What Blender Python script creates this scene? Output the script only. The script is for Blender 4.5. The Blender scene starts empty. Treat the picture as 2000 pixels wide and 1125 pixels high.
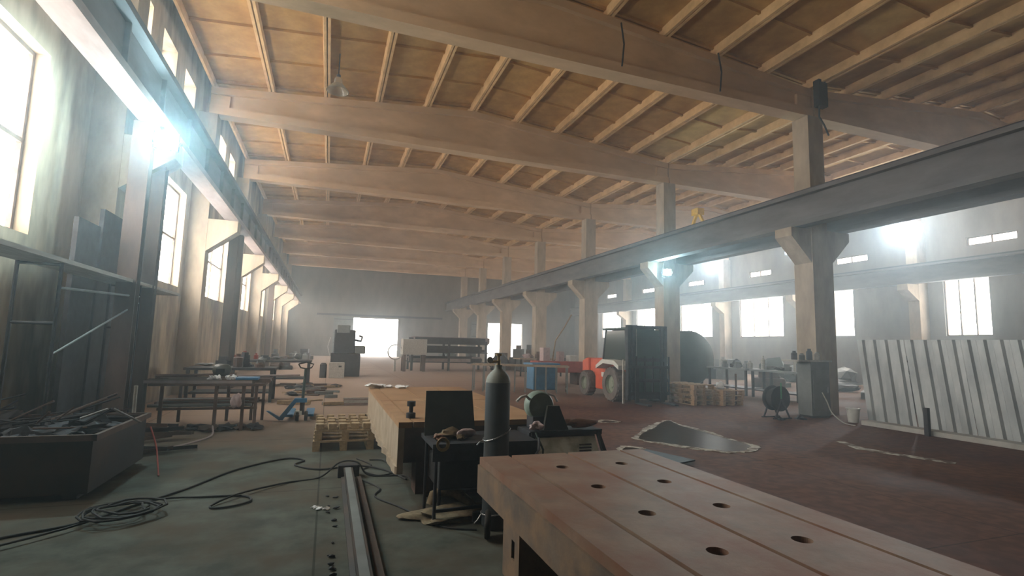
import bpy, bmesh, math, random
from mathutils import Vector, Matrix
random.seed(7)
S = bpy.context.scene
COL = S.collection

# ------------------------------------------------------------------ camera
cam_d = bpy.data.cameras.new('camera')
cam_d.sensor_width = 36.0; cam_d.lens = 18.0
cam_d.clip_end = 300; cam_d.clip_start = 0.05
cam = bpy.data.objects.new('camera', cam_d); COL.objects.link(cam)
_R = ((0.9413691, -0.0609637, -0.3318247), (-0.3363846, -0.0941690, -0.9370046), (0.0258756, 0.9936879, -0.1091550))
cam.matrix_world = Matrix.Translation((0, 0, 1.6)) @ Matrix(_R).to_4x4()
S.camera = cam

# ------------------------------------------------------------------ world, exposure
W = bpy.data.worlds.new('sky'); S.world = W; W.use_nodes = True
bg = W.node_tree.nodes['Background']
bg.inputs[0].default_value = (1.0, 0.97, 0.92, 1); bg.inputs[1].default_value = 9.0
S.view_settings.view_transform = 'Standard'; S.view_settings.look = 'None'
S.view_settings.gamma = 1.0; S.view_settings.use_curve_mapping = False
S.view_settings.exposure = 0.38
S.cycles.volume_bounces = 1
S.cycles.max_bounces = 8
S.cycles.diffuse_bounces = 5
S.cycles.sample_clamp_indirect = 8.0
S.cycles.use_denoising = True
S.cycles.volume_step_rate = 5
SKY_LEFT, SKY_RIGHT = 13.0, 12.0      # brightness of the daylit window panes
HAZE = 0.0072

# ------------------------------------------------------------------ helpers
def link(o): COL.objects.link(o); return o

def tag(o, label=None, cat=None, group=None, kind=None):
    if label: o['label'] = label
    if cat: o['category'] = cat
    if group: o['group'] = group
    if kind: o['kind'] = kind
    return o

def thing(name, label, cat, loc=(0, 0, 0), rz=0.0, group=None, kind=None):
    o = bpy.data.objects.new(name, None); link(o)
    o.location = loc; o.rotation_euler = (0, 0, rz); o.empty_display_size = 0.1
    return tag(o, label, cat, group, kind)

class MB:
    def __init__(s): s.bm = bmesh.new()
    def box(s, x0, x1, y0, y1, z0, z1, M=None):
        c = [(x0,y0,z0),(x1,y0,z0),(x1,y1,z0),(x0,y1,z0),(x0,y0,z1),(x1,y0,z1),(x1,y1,z1),(x0,y1,z1)]
        v = [s.bm.verts.new((M @ Vector(p)) if M else p) for p in c]
        for f in ((3,2,1,0),(4,5,6,7),(0,1,5,4),(1,2,6,5),(2,3,7,6),(3,0,4,7)): s.bm.faces.new([v[i] for i in f])
        return s
    def prism(s, pts, a, b, axis='Y', M=None):
        """pts: 2D outline; extruded from a to b along axis (Y: pts are x,z; X: pts are y,z; Z: pts are x,y)"""
        def mk(p, t):
            q = {'Y': (p[0], t, p[1]), 'X': (t, p[0], p[1]), 'Z': (p[0], p[1], t)}[axis]
            return s.bm.verts.new((M @ Vector(q)) if M else q)
        A = [mk(p, a) for p in pts]; B = [mk(p, b) for p in pts]; n = len(pts)
        s.bm.faces.new(A); s.bm.faces.new(B[::-1])
        for i in range(n): s.bm.faces.new((A[i], B[i], B[(i+1) % n], A[(i+1) % n]))
        return s
    def tube(s, pts, r, n=8, caps=True, rr=None):
        pts = [Vector(p) for p in pts]; rings = []
        up = Vector((0, 0, 1)); prev = None
        for i, p in enumerate(pts):
            if i == 0: d = pts[1] - p
            elif i == len(pts) - 1: d = p - pts[i-1]
            else: d = pts[i+1] - pts[i-1]
            if d.length < 1e-9: d = Vector((0, 0, 1))
            d.normalize()
            if prev is None:
                a = d.cross(up) if abs(d.z) < 0.95 else d.cross(Vector((1, 0, 0)))
            else:
                a = prev - d * prev.dot(d)
                if a.length < 1e-6: a = d.cross(up)
            a.normalize(); prev = a; b = d.cross(a)
            q = rr[i] if rr else r
            rings.append([s.bm.verts.new(p + (a*math.cos(t) + b*math.sin(t))*q) for t in [2*math.pi*k/n for k in range(n)]])
        for A, B in zip(rings, rings[1:]):
            for k in range(n): s.bm.faces.new((A[k], A[(k+1) % n], B[(k+1) % n], B[k]))
        if caps:
            s.bm.faces.new(rings[0][::-1]); s.bm.faces.new(rings[-1])
        return s
    def bar(s, a, b, w, h):
        """rectangular bar from a to b"""
        a, b = Vector(a), Vector(b); d = (b-a); L = d.length; d.normalize()
        side = d.cross(Vector((0,0,1))) if abs(d.z) < 0.98 else Vector((1,0,0))
        side.normalize(); up = side.cross(d)
        M = Matrix((( side.x, d.x, up.x, a.x), (side.y, d.y, up.y, a.y), (side.z, d.z, up.z, a.z), (0,0,0,1)))
        return s.box(-w/2, w/2, 0, L, -h/2, h/2, M)
    def lathe(s, prof, c=(0, 0, 0), n=28, axis='Z', caps=True):
        """prof: (r, h) pairs"""
        rings = []
        for r, h in prof:
            ring = []
            for k in range(n):
                t = 2*math.pi*k/n; u, v = r*math.cos(t), r*math.sin(t)
                q = {'Z': (u, v, h), 'X': (h, u, v), 'Y': (u, h, v)}[axis]
                ring.append(s.bm.verts.new((q[0]+c[0], q[1]+c[1], q[2]+c[2])))
            rings.append(ring)
        for A, B in zip(rings, rings[1:]):
            for k in range(n): s.bm.faces.new((A[k], A[(k+1) % n], B[(k+1) % n], B[k]))
        if caps and prof[0][0] > 1e-4: s.bm.faces.new(rings[0][::-1])
        if caps and prof[-1][0] > 1e-4: s.bm.faces.new(rings[-1])
        return s
    def blob(s, c, r, seed=0, rough=0.25, sub=2, flat=None):
        rnd = random.Random(seed)
        vs = bmesh.ops.create_icosphere(s.bm, subdivisions=sub, radius=1.0)['verts']
        ph = [(rnd.uniform(1.5, 4), rnd.uniform(0, 6), Vector((rnd.uniform(-1,1), rnd.uniform(-1,1), rnd.uniform(-1,1)))) for _ in range(6)]
        for v in vs:
            k = 1 + rough*sum(math.sin(f*2*v.co.dot(d)+p) for f, p, d in ph)/3
            q = Vector((v.co.x*r[0]*k, v.co.y*r[1]*k, v.co.z*r[2]*k))
            if flat is not None: q.z = max(q.z, flat)
            v.co = q + Vector(c)
        return s
    def build(s, name, mat, parent=None, smooth=False, bevel=0.0):
        bmesh.ops.recalc_face_normals(s.bm, faces=s.bm.faces)
        me = bpy.data.meshes.new(name); s.bm.to_mesh(me); s.bm.free()
        if smooth:
            for p in me.polygons: p.use_smooth = True
            try: me.set_sharp_from_angle(angle=math.radians(40))
            except Exception: pass
        me.materials.append(mat)
        o = bpy.data.objects.new(name, me); link(o)
        if parent: o.parent = parent
        if bevel:
            m = o.modifiers.new('bevel', 'BEVEL'); m.width = bevel; m.segments = 2; m.limit_method = 'ANGLE'
        return o

_kids = {}
def kids(o): return [c for c in COL.objects if c.parent == o]
def copy_tree(o, loc=None, rz=None, label=None, parent=None):
    c = o.copy(); link(c)
    if parent: c.parent = parent
    if loc is not None: c.location = loc
    if rz is not None: c.rotation_euler = (c.rotation_euler[0], c.rotation_euler[1], rz)
    if label: c['label'] = label
    if o.name not in _kids: _kids[o.name] = kids(o)
    for k in _kids[o.name]: copy_tree(k, parent=c)
    return c

# ------------------------------------------------------------------ materials
def mat(name, c1, c2=None, scale=3.0, rough=0.8, metal=0.0, bump=0.15, stretch=(1, 1, 1), c3=None, s3=0.6, spread=0.12, spec=0.3, contrast=(0.35, 0.68)):
    m = bpy.data.materials.new(name); m.use_nodes = True
    nt = m.node_tree; N = nt.nodes; L = nt.links; b = N['Principled BSDF']
    b.inputs['Roughness'].default_value = rough; b.inputs['Metallic'].default_value = metal
    b.inputs['Specular IOR Level'].default_value = spec
    c2 = c2 or tuple(x*0.72 for x in c1)
    tc = N.new('ShaderNodeTexCoord'); mp = N.new('ShaderNodeMapping'); mp.inputs['Scale'].default_value = stretch
    L.new(tc.outputs['Object'], mp.inputs[0])
    n1 = N.new('ShaderNodeTexNoise'); n1.inputs['Scale'].default_value = scale; n1.inputs['Detail'].default_value = 8; n1.inputs['Roughness'].default_value = 0.62
    L.new(mp.outputs[0], n1.inputs['Vector'])
    r1 = N.new('ShaderNodeValToRGB'); r1.color_ramp.elements[0].position = contrast[0]; r1.color_ramp.elements[1].position = contrast[1]
    r1.color_ramp.elements[0].color = (*c1, 1); r1.color_ramp.elements[1].color = (*c2, 1)
    L.new(n1.outputs['Fac'], r1.inputs[0]); out = r1.outputs[0]
    if c3:
        n2 = N.new('ShaderNodeTexNoise'); n2.inputs['Scale'].default_value = s3; n2.inputs['Detail'].default_value = 5; n2.inputs['Roughness'].default_value = 0.6
        L.new(mp.outputs[0], n2.inputs['Vector'])
        r2 = N.new('ShaderNodeValToRGB'); r2.color_ramp.elements[0].position = 0.5 - spread/2; r2.color_ramp.elements[1].position = 0.5 + spread
        L.new(n2.outputs['Fac'], r2.inputs[0])
        mx = N.new('ShaderNodeMixRGB'); L.new(r2.outputs[0], mx.inputs[0]); L.new(out, mx.inputs[1]); mx.inputs[2].default_value = (*c3, 1)
        out = mx.outputs[0]
    L.new(out, b.inputs['Base Color'])
    if bump:
        bp = N.new('ShaderNodeBump'); bp.inputs['Strength'].default_value = bump; bp.inputs['Distance'].default_value = 0.02
        L.new(n1.outputs['Fac'], bp.inputs['Height']); L.new(bp.outputs[0], b.inputs['Normal'])
    return m

def emit(name, col, strength):
    m = bpy.data.materials.new(name); m.use_nodes = True; nt = m.node_tree
    nt.nodes.remove(nt.nodes['Principled BSDF'])
    e = nt.nodes.new('ShaderNodeEmission'); e.inputs[0].default_value = (*col, 1); e.inputs[1].default_value = strength
    nt.links.new(e.outputs[0], nt.nodes['Material Output'].inputs[0])
    return m

def floor_mat():
    m = mat('floor_concrete_and_dirt', (0.090, 0.097, 0.082), (0.046, 0.050, 0.041), 2.4, 0.75, 0, 0.35, c3=(0.070, 0.057, 0.042), s3=1.1, spread=0.14, contrast=(0.38, 0.62))
    nt = m.node_tree; N = nt.nodes; L = nt.links; b = N['Principled BSDF']
    base = b.inputs['Base Color'].links[0].from_socket
    tc = N.new('ShaderNodeTexCoord'); sp = N.new('ShaderNodeSeparateXYZ'); L.new(tc.outputs['Object'], sp.inputs[0])
    nz = N.new('ShaderNodeTexNoise'); nz.inputs['Scale'].default_value = 0.55; nz.inputs['Detail'].default_value = 6; L.new(tc.outputs['Object'], nz.inputs['Vector'])
    nf = N.new('ShaderNodeTexNoise'); nf.inputs['Scale'].default_value = 7; nf.inputs['Detail'].default_value = 8; L.new(tc.outputs['Object'], nf.inputs['Vector'])
    def math_(op, a, bb, clamp=False):
        n = N.new('ShaderNodeMath'); n.operation = op; n.use_clamp = clamp
        for i, q in enumerate((a, bb)):
            if isinstance(q, (int, float)): n.inputs[i].default_value = q
            else: L.new(q, n.inputs[i])
        return n.outputs[0]
    def mix(f, a, c):
        n = N.new('ShaderNodeMixRGB'); L.new(f, n.inputs[0]) if not isinstance(f, float) else None
        L.new(a, n.inputs[1]) if not isinstance(a, tuple) else setattr(n.inputs[1], 'default_value', (*a, 1))
        L.new(c, n.inputs[2]) if not isinstance(c, tuple) else setattr(n.inputs[2], 'default_value', (*c, 1))
        return n.outputs[0]
    off = math_('MULTIPLY', math_('SUBTRACT', nz.outputs['Fac'], 0.5), 5.0)
    fine = math_('MULTIPLY', math_('SUBTRACT', nf.outputs['Fac'], 0.5), 1.2)
    # dirt brought in over the concrete on the aisle side: starts about x = 2
    dx = math_('ADD', math_('ADD', sp.outputs['X'], off), fine)
    dirt = math_('MULTIPLY', math_('SUBTRACT', dx, 1.6), 0.9, True)
    r = N.new('ShaderNodeValToRGB'); r.color_ramp.elements[0].position = 0.35; r.color_ramp.elements[1].position = 0.65
    r.color_ramp.elements[0].color = (0.075, 0.026, 0.016, 1); r.color_ramp.elements[1].color = (0.13, 0.058, 0.034, 1)
    L.new(nz.outputs['Fac'], r.inputs[0])
    r2 = N.new('ShaderNodeValToRGB'); r2.color_ramp.elements[0].position = 0.4; r2.color_ramp.elements[1].position = 0.62
    r2.color_ramp.elements[0].color = (0.75, 0.75, 0.75, 1); r2.color_ramp.elements[1].color = (1.15, 1.15, 1.15, 1)
    L.new(nf.outputs['Fac'], r2.inputs[0])
    mm = N.new('ShaderNodeMixRGB'); mm.blend_type = 'MULTIPLY'; mm.inputs[0].default_value = 1; L.new(r.outputs[0], mm.inputs[1]); L.new(r2.outputs[0], mm.inputs[2])
    c = mix(dirt, base, mm.outputs[0])
    # trampled dust further down the hall, made pale to carry the gate light
    dy = math_('MULTIPLY', math_('SUBTRACT', math_('ADD', sp.outputs['Y'], math_('MULTIPLY', off, 0.8)), 8.0), 0.35, True)
    dust = math_('MULTIPLY', dy, math_('SUBTRACT', 1.0, dirt))
    c = mix(math_('MULTIPLY', dust, 0.8), c, (0.27, 0.195, 0.15))
    far = math_('MULTIPLY', math_('SUBTRACT', math_('ADD', sp.outputs['Y'], off), 12.0), 0.09, True)
    c = mix(math_('MULTIPLY', far, 0.75), c, (0.33, 0.25, 0.20))  # far floor paler again: brightness from the gates put into its colour
    L.new(c, b.inputs['Base Color'])
    # slab joints as fine dark grooves
    br = N.new('ShaderNodeTexBrick'); br.offset = 0; br.inputs['Scale'].default_value = 0.33; br.inputs['Mortar Size'].default_value = 0.003
    br.inputs['Brick Width'].default_value = 1.0; br.inputs['Row Height'].default_value = 1.0
    br.inputs['Color1'].default_value = (1,1,1,1); br.inputs['Color2'].default_value = (1,1,1,1); br.inputs['Mortar'].default_value = (0.45,0.45,0.45,1)
    L.new(tc.outputs['Object'], br.inputs['Vector'])
    mj = N.new('ShaderNodeMixRGB'); mj.blend_type = 'MULTIPLY'; mj.inputs[0].default_value = 1; L.new(c, mj.inputs[1]); L.new(br.outputs['Color'], mj.inputs[2])
    L.new(mj.outputs[0], b.inputs['Base Color'])
    rr = N.new('ShaderNodeMapRange'); L.new(nz.outputs['Fac'], rr.inputs[0]); rr.inputs[1].default_value = 0.3; rr.inputs[2].default_value = 0.7
    rr.inputs[3].default_value = 0.7; rr.inputs[4].default_value = 0.95; L.new(rr.outputs[0], b.inputs['Roughness'])
    return m

M = {}
M['floor'] = floor_mat()
M['floor'].node_tree.nodes['Principled BSDF'].inputs['Specular IOR Level'].default_value = 0.12
M['wall'] = mat('stained_whitewashed_wall', (0.54, 0.44, 0.32), (0.34, 0.27, 0.19), 1.6, 0.9, 0, 0.2, (1, 1, 0.35), c3=(0.15, 0.135, 0.115), s3=0.7)
M['wall_grey'] = mat('grey_plaster_wall', (0.19, 0.17, 0.15), (0.125, 0.112, 0.10), 1.2, 0.9, 0, 0.2, (1, 1, 0.4))
M['roof'] = mat('ochre_roof_slab', (0.66, 0.41, 0.15), (0.44, 0.26, 0.085), 1.8, 0.92, 0, 0.25, c3=(0.34, 0.19, 0.075), s3=0.8, spread=0.35)
M['rib'] = mat('roof_slab_rib', (0.78, 0.54, 0.28), (0.58, 0.38, 0.18), 2.5, 0.92, 0, 0.25)
M['beam'] = mat('precast_roof_beam', (0.68, 0.485, 0.30), (0.50, 0.345, 0.20), 2.0, 0.9, 0, 0.22, (0.5, 1, 1), c3=(0.48, 0.335, 0.20), s3=0.9, spread=0.3)
M['column'] = mat('precast_column', (0.42, 0.35, 0.265), (0.27, 0.22, 0.165), 2.2, 0.9, 0, 0.25, (1, 1, 0.4))
M['girder'] = mat('crane_girder_steel', (0.15, 0.145, 0.15), (0.09, 0.085, 0.09), 2.5, 0.75, 0.2, 0.1, (1, 0.3, 1))
M['girder_pale'] = mat('dusty_flange', (0.30, 0.245, 0.235), (0.19, 0.15, 0.145), 3, 0.85, 0, 0.1, (1, 0.3, 1))
M['rust_top'] = mat('worn_rusty_plate', (0.235, 0.15, 0.102), (0.16, 0.105, 0.075), 5, 0.6, 0.2, 0.2, c3=(0.19, 0.085, 0.05), s3=2.6, spread=0.14)
M['rust_side'] = mat('rusty_cast_side', (0.15, 0.11, 0.082), (0.09, 0.066, 0.052), 5, 0.75, 0.1, 0.35, c3=(0.20, 0.125, 0.075), s3=3)
M['rust_tan'] = mat('tan_rusty_plate', (0.33, 0.19, 0.095), (0.22, 0.125, 0.062), 3.0, 0.65, 0.15, 0.12, c3=(0.24, 0.12, 0.055), s3=1.6, spread=0.2)
M['rust_pale'] = mat('pale_dusty_side', (0.33, 0.26, 0.19), (0.22, 0.165, 0.115), 4, 0.85, 0, 0.3)
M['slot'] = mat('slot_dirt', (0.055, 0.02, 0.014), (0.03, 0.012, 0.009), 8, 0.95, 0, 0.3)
M['dark_steel'] = mat('dark_steel', (0.040, 0.040, 0.046), (0.022, 0.021, 0.024), 6, 0.65, 0.15, 0.1, spec=0.2)
M['black'] = mat('black_rubber', (0.022, 0.021, 0.022), (0.013, 0.013, 0.013), 8, 0.7, 0, 0.1)
M['bin'] = mat('bin_steel', (0.032, 0.029, 0.028), (0.02, 0.018, 0.018), 3, 0.7, 0.2, 0.15, c3=(0.055, 0.036, 0.027), s3=1.5)
M['rust_dark'] = mat('rust_brown_steel', (0.115, 0.072, 0.055), (0.065, 0.045, 0.038), 4, 0.8, 0.1, 0.2)
M['steel_post'] = mat('painted_steel_post', (0.135, 0.10, 0.088), (0.085, 0.07, 0.066), 4, 0.7, 0.1, 0.1, (1, 1, 0.3))
M['cyl'] = mat('cylinder_paint', (0.068, 0.083, 0.095), (0.05, 0.062, 0.07), 5, 0.5, 0.1, 0.08, (1, 1, 0.4), c3=(0.075, 0.072, 0.07), s3=3)
M['cyl_top'] = mat('cylinder_shoulder_paint', (0.22, 0.235, 0.21), (0.14, 0.15, 0.135), 7, 0.6, 0, 0.1)
M['brass'] = mat('dull_brass', (0.30, 0.22, 0.10), (0.20, 0.14, 0.07), 10, 0.45, 0.7, 0.05)
M['chain'] = mat('galvanised_link', (0.30, 0.30, 0.30), (0.2, 0.2, 0.2), 10, 0.45, 0.6, 0.05)
M['wood'] = mat('weathered_pallet_wood', (0.33, 0.245, 0.145), (0.20, 0.145, 0.085), 3, 0.88, 0, 0.25, (6, 1, 6))
M['wood_new'] = mat('orange_pallet_wood', (0.42, 0.28, 0.16), (0.27, 0.165, 0.09), 3, 0.88, 0, 0.25, (6, 1, 6))
M['plank'] = mat('grey_dusty_plank', (0.40, 0.39, 0.36), (0.28, 0.27, 0.245), 3, 0.9, 0, 0.2, (5, 0.8, 5))
M['blue'] = mat('blue_truck_paint', (0.035, 0.16, 0.30), (0.025, 0.10, 0.20), 6, 0.5, 0, 0.08)
M['orange'] = mat('forklift_orange', (0.55, 0.085, 0.028), (0.42, 0.06, 0.022), 4, 0.45, 0, 0.05)
M['white'] = mat('off_white_paint', (0.55, 0.56, 0.53), (0.42, 0.43, 0.41), 5, 0.55, 0, 0.05)
M['panel_white'] = mat('scuffed_white_panel', (0.62, 0.66, 0.62), (0.48, 0.52, 0.48), 5, 0.55, 0, 0.05, c3=(0.27, 0.29, 0.24), s3=4)
M['tyre'] = mat('dusty_tyre', (0.14, 0.12, 0.11), (0.085, 0.07, 0.065), 9, 0.9, 0, 0.35)
M['hub'] = mat('wheel_hub_paint', (0.23, 0.26, 0.20), (0.15, 0.17, 0.13), 8, 0.6, 0.1, 0.1)
M['dkgreen'] = mat('dark_green_tank_paint', (0.035, 0.058, 0.05), (0.022, 0.038, 0.034), 2, 0.6, 0.1, 0.08)
M['grey_cab'] = mat('grey_machine_paint', (0.16, 0.175, 0.175), (0.11, 0.12, 0.12), 3, 0.6, 0.1, 0.08)
M['zinc'] = mat('galvanised_sheet', (0.42, 0.45, 0.46), (0.27, 0.295, 0.31), 3, 0.5, 0.35, 0.08, (1, 1, 0.4))
M['curb'] = mat('pale_concrete_curb', (0.40, 0.40, 0.38), (0.29, 0.285, 0.265), 3, 0.9, 0, 0.3)
M['rag'] = mat('pale_pink_rag', (0.42, 0.33, 0.33), (0.30, 0.23, 0.23), 10, 0.95, 0, 0.4)
M['ragwhite'] = mat('white_rag', (0.72, 0.72, 0.72), (0.5, 0.5, 0.52), 10, 0.95, 0, 0.4)
M['sack'] = mat('tan_sackcloth', (0.20, 0.155, 0.095), (0.115, 0.088, 0.055), 16, 0.95, 0, 0.5)
M['plate_grey'] = mat('grey_green_plate', (0.072, 0.080, 0.072), (0.052, 0.057, 0.052), 4, 0.5, 0.2, 0.05)
M['brown_leather'] = mat('brown_leather', (0.17, 0.08, 0.045), (0.10, 0.045, 0.027), 9, 0.7, 0, 0.2)
M['green'] = mat('green_paint', (0.03, 0.17, 0.08), (0.02, 0.11, 0.05), 6, 0.5, 0, 0.05)
M['teal_grey'] = mat('grey_green_casing', (0.17, 0.22, 0.19), (0.11, 0.145, 0.125), 6, 0.5, 0.1, 0.1)
M['red'] = mat('red_machine_paint', (0.36, 0.07, 0.05), (0.26, 0.05, 0.035), 6, 0.55, 0, 0.05)
M['yellow'] = mat('yellow_crane_paint', (0.75, 0.47, 0.06), (0.6, 0.36, 0.05), 6, 0.5, 0, 0.05)
M['frame'] = mat('window_frame_wood', (0.20, 0.15, 0.12), (0.12, 0.09, 0.075), 5, 0.8, 0, 0.15)
M['water'] = mat('puddle_water', (0.045, 0.030, 0.02), (0.028, 0.020, 0.014), 5, 0.30, 0, 0.10, spec=0.02)
M['water'].node_tree.nodes['Principled BSDF'].inputs['IOR'].default_value = 1.12
M['crust'] = mat('pale_dried_crust', (0.46, 0.44, 0.38), (0.10, 0.06, 0.04), 5, 0.9, 0, 0.3, contrast=(0.42, 0.58))
M['asphalt'] = mat('yard_concrete', (0.55, 0.54, 0.52), (0.45, 0.44, 0.42), 1, 0.9, 0, 0.1)
M['pane_left'] = emit('daylit_pane', (1.0, 0.93, 0.83), SKY_LEFT)
M['pane_right'] = emit('daylit_pane_aisle', (1.0, 0.95, 0.87), SKY_RIGHT)
M['lamp_cool'] = emit('floodlight_lens', (0.62, 0.93, 1.0), 800.0)
M['lamp_warm'] = emit('floodlight_lens_neutral', (0.90, 0.97, 1.0), 2000.0)
mg = bpy.data.materials.new('clear_dusty_glass'); mg.use_nodes = True
_b = mg.node_tree.nodes['Principled BSDF']; _b.inputs['Transmission Weight'].default_value = 0.8; _b.inputs['Roughness'].default_value = 0.2
_b.inputs['Base Color'].default_value = (0.75, 0.72, 0.6, 1); M['glass'] = mg
M['tint'] = mat('dark_tinted_glass', (0.025, 0.04, 0.035), (0.015, 0.025, 0.022), 3, 0.15, 0, 0.0, spec=0.5)

# ------------------------------------------------------------------ the hall
XL, XM, XR = -3.9, 12.5, 27.0          # inner face of the window wall, middle column line, far side wall
Y0, Y1, BAY, YC = -9.0, 54.0, 6.4, 10.2
COLY = [YC + BAY*k for k in range(-3, 7)]   # column / roof beam lines
GATE = (2.3, 6.75, 3.85)
GATE2 = (16.4, 20.5, 3.85)

MB().box(XL-0.4, XR+0.4, Y0-0.4, Y1+0.4, -0.2, 0).build('floor', M['floor'])
tag(bpy.data.objects['floor'], 'concrete hall floor, grey beside the windows and covered in red-brown dirt elsewhere', 'floor', kind='structure')
tag(MB().box(-20, 45, Y1+0.4, 90, -0.25, -0.05).build('ground', M['asphalt']), 'pale concrete yard outside the open gates', 'ground', kind='structure')

def wall_with_holes(name, axis, p0, p1, u0, u1, v0, v1, holes, material, label):
    us = sorted({u0, u1, *[h[0] for h in holes], *[h[1] for h in holes]}); us = [u for u in us if u0 <= u <= u1]
    mb = MB()
    for a, b in zip(us, us[1:]):
        c = (a+b)/2; cuts = sorted((h[2], h[3]) for h in holes if h[0] < c < h[1]); z = v0
        segs = []
        for h0, h1 in cuts:
            if h0 > z: segs.append((z, h0))
            z = h1
        if z < v1: segs.append((z, v1))
        for z0, z1 in segs:
            if axis == 'X': mb.box(p0, p1, a, b, z0, z1)
            else: mb.box(a, b, p0, p1, z0, z1)
    bmesh.ops.remove_doubles(mb.bm, verts=mb.bm.verts, dist=1e-5)
    return tag(mb.build(name, material), label, 'wall', kind='structure')

win_n = [0]
def make_window(wallx, out, y0, y1, z0, z1, pane, label, cols=2, rows=2, deep=0.28):
    """frame set deep in the wall; out = direction to the outside (-1 or 1)"""
    win_n[0] += 1
    t = thing('window_%d' % win_n[0], label, 'window', (wallx + out*deep, (y0+y1)/2, z0), kind='structure')
    w, h = (y1-y0)/2, z1-z0; f = MB(); s = 0.06
    f.box(-s/2, s/2, -w, -w+s, 0, h); f.box(-s/2, s/2, w-s, w, 0, h); f.box(-s/2, s/2, -w+s, w-s, 0, s); f.box(-s/2, s/2, -w+s, w-s, h-s, h)
    for i in range(1, cols): y = -w + 2*w*i/cols; f.box(-s/2, s/2, y-0.03, y+0.03, s, h-s)
    for i in range(1, rows):
        z = h*i/rows
        for c in range(cols):
            a = -w + 2*w*c/cols + (s if c == 0 else 0.03); b = -w + 2*w*(c+1)/cols - (s if c == cols-1 else 0.03)
            f.box(-s/2, s/2, a, b, z-0.03, z+0.03)
    f.build('window_frame', M['frame'], t)
    p = MB().box(out*0.031, out*0.045, -w+0.01, w-0.01, 0.01, h-0.01).build('pane', pane, t)
    return t

ord_ = ['first', 'second', 'third', 'fourth', 'fifth', 'sixth', 'seventh', 'eighth', 'ninth', 'tenth', 'eleventh', 'twelfth', 'thirteenth', 'fourteenth', 'fifteenth', 'sixteenth', 'seventeenth', 'eighteenth', 'nineteenth', 'twentieth', 'twenty-first', 'twenty-second', 'twenty-third', 'twenty-fourth', 'twenty-fifth', 'twenty-sixth', 'twenty-seventh', 'twenty-eighth', 'twenty-ninth', 'thirtieth']
lh, rh = [], []
for i, y in enumerate(COLY[2:-1]):
    lh.append((y+1.3, y+4.8, 2.9, 5.45, 'w') if i == 0 else (y+2.25, y+5.75, 2.9, 5.45, 'w'))
    for k in range(3): lh.append((y+0.85+1.85*k, y+1.95+1.85*k, 7.35, 8.5, 'c')) if y < 20 else None
for i, y in enumerate(COLY[2:-1]):
    rh.append({2: (y+3.5, y+7.1, 2.5, 5.35, 'w'), 1: (y+3.7, y+5.5, 2.5, 5.45, 'w'), 0: (y+0.6, y+2.2, 2.5, 5.3, 'w')}.get(i, (y+1.75, y+5.4, 2.5, 5.15, 'w'))); rh.append((y+2.6, y+4.45, 6.55, 6.95, 'c'))
lh.append((COLY[-1]+1.2, COLY[-1]+3.6, 2.9, 5.6, 'w'))
wall_with_holes('wall_left', 'X', XL-0.45, XL, Y0, Y1, 0, 9.92, lh, M['wall'], 'long whitewashed wall with tall windows and a row of small high windows')
wall_with_holes('wall_right', 'X', XR, XR+0.45, Y0, Y1, 0, 9.92, rh, M['wall_grey'], 'hazy far side wall of the second aisle with wide windows')
wall_with_holes('wall_back', 'Y', Y1, Y1+0.4, XL-0.45, XR+0.45, 0, 9.9, [(GATE[0], GATE[1], 0, GATE[2]), (GATE2[0], GATE2[1], 0, GATE2[2])], M['wall_grey'], 'grey end wall with two open vehicle gates')
wall_with_holes('wall_front', 'Y', Y0-0.4, Y0, XL-0.45, XR+0.45, 0, 9.9, [], M['wall_grey'], 'plain end wall behind the viewer')
nl = nc = 0
for h in reversed(lh):
    if h[4] == 'w':
        nl += 1; make_window(XL, -1, h[0], h[1], h[2], h[3], M['pane_left'], 'tall wood framed window in the whitewashed wall, %s from the gate wall' % ord_[nl-1], 2, 2, 0.2)
    else:
        nc += 1; make_window(XL, -1, h[0], h[1], h[2], h[3], M['pane_left'], 'small high window above the crane girder, %s from the gate wall' % ord_[nc-1], 1, 1, 0.38)
nl = nc = 0
for h in reversed(rh):
    if h[4] == 'w':
        nl += 1; make_window(XR, 1, h[0], h[1], h[2], h[3], M['pane_right'], 'wide window in the second aisle side wall, %s from the gate wall' % ord_[nl-1], 3, 1, 0.1)
    else:
        nc += 1; make_window(XR, 1, h[0], h[1], h[2], h[3], M['pane_right'], 'narrow strip window high in the second aisle, %s from the gate wall' % ord_[nc-1], 2, 1, 0.1)

# roof: ribbed precast panels on four slopes
ceil = thing('ceiling', 'ochre ribbed precast concrete roof over both aisles', 'ceiling', (0, 0, 0), kind='structure')
PW = 1.6
def panel_mesh():
    mb = MB(); L = BAY
    mb.box(0.002, PW-0.002, 0.0, L, 0.26, 0.32)
    for x in (0.004, PW-0.094): mb.prism([(x, 0.262), (x+0.012, 0.0), (x+0.078, 0.0), (x+0.09, 0.262)], 0.0, L)
    return mb
mb = panel_mesh()
p0 = mb.build('roof_panel', M['roof'], ceil)
p0.data.materials.append(M['rib'])
for p in p0.data.polygons:
    c = p.center
    if c.z < 0.255: p.material_index = 1
crm = MB()
for y in (0.06, 1.6, 3.2, 4.8, 6.34): crm.box(0.10, PW-0.10, y-0.035, y+0.035, 0.19, 0.262)
cr0 = crm.build('cross_rib', M['roof'], p0)
def slopes():
    for xa, xr, xb in ((-3.66, 4.28, 12.22), (12.28, 19.7, 27.2)):
        n1 = round((xr-xa)/PW); n2 = round((xb-xr)/PW)
        for n, x0, x1, s in ((n1, xa, xr, 1), (n2, xr, xb, -1)):
            for i in range(n): yield x0 + (x1-x0)*i/n, (x1-x0)/n, (xa, xr, xb), s
ZE, ZR = 8.87, 9.57
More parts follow.
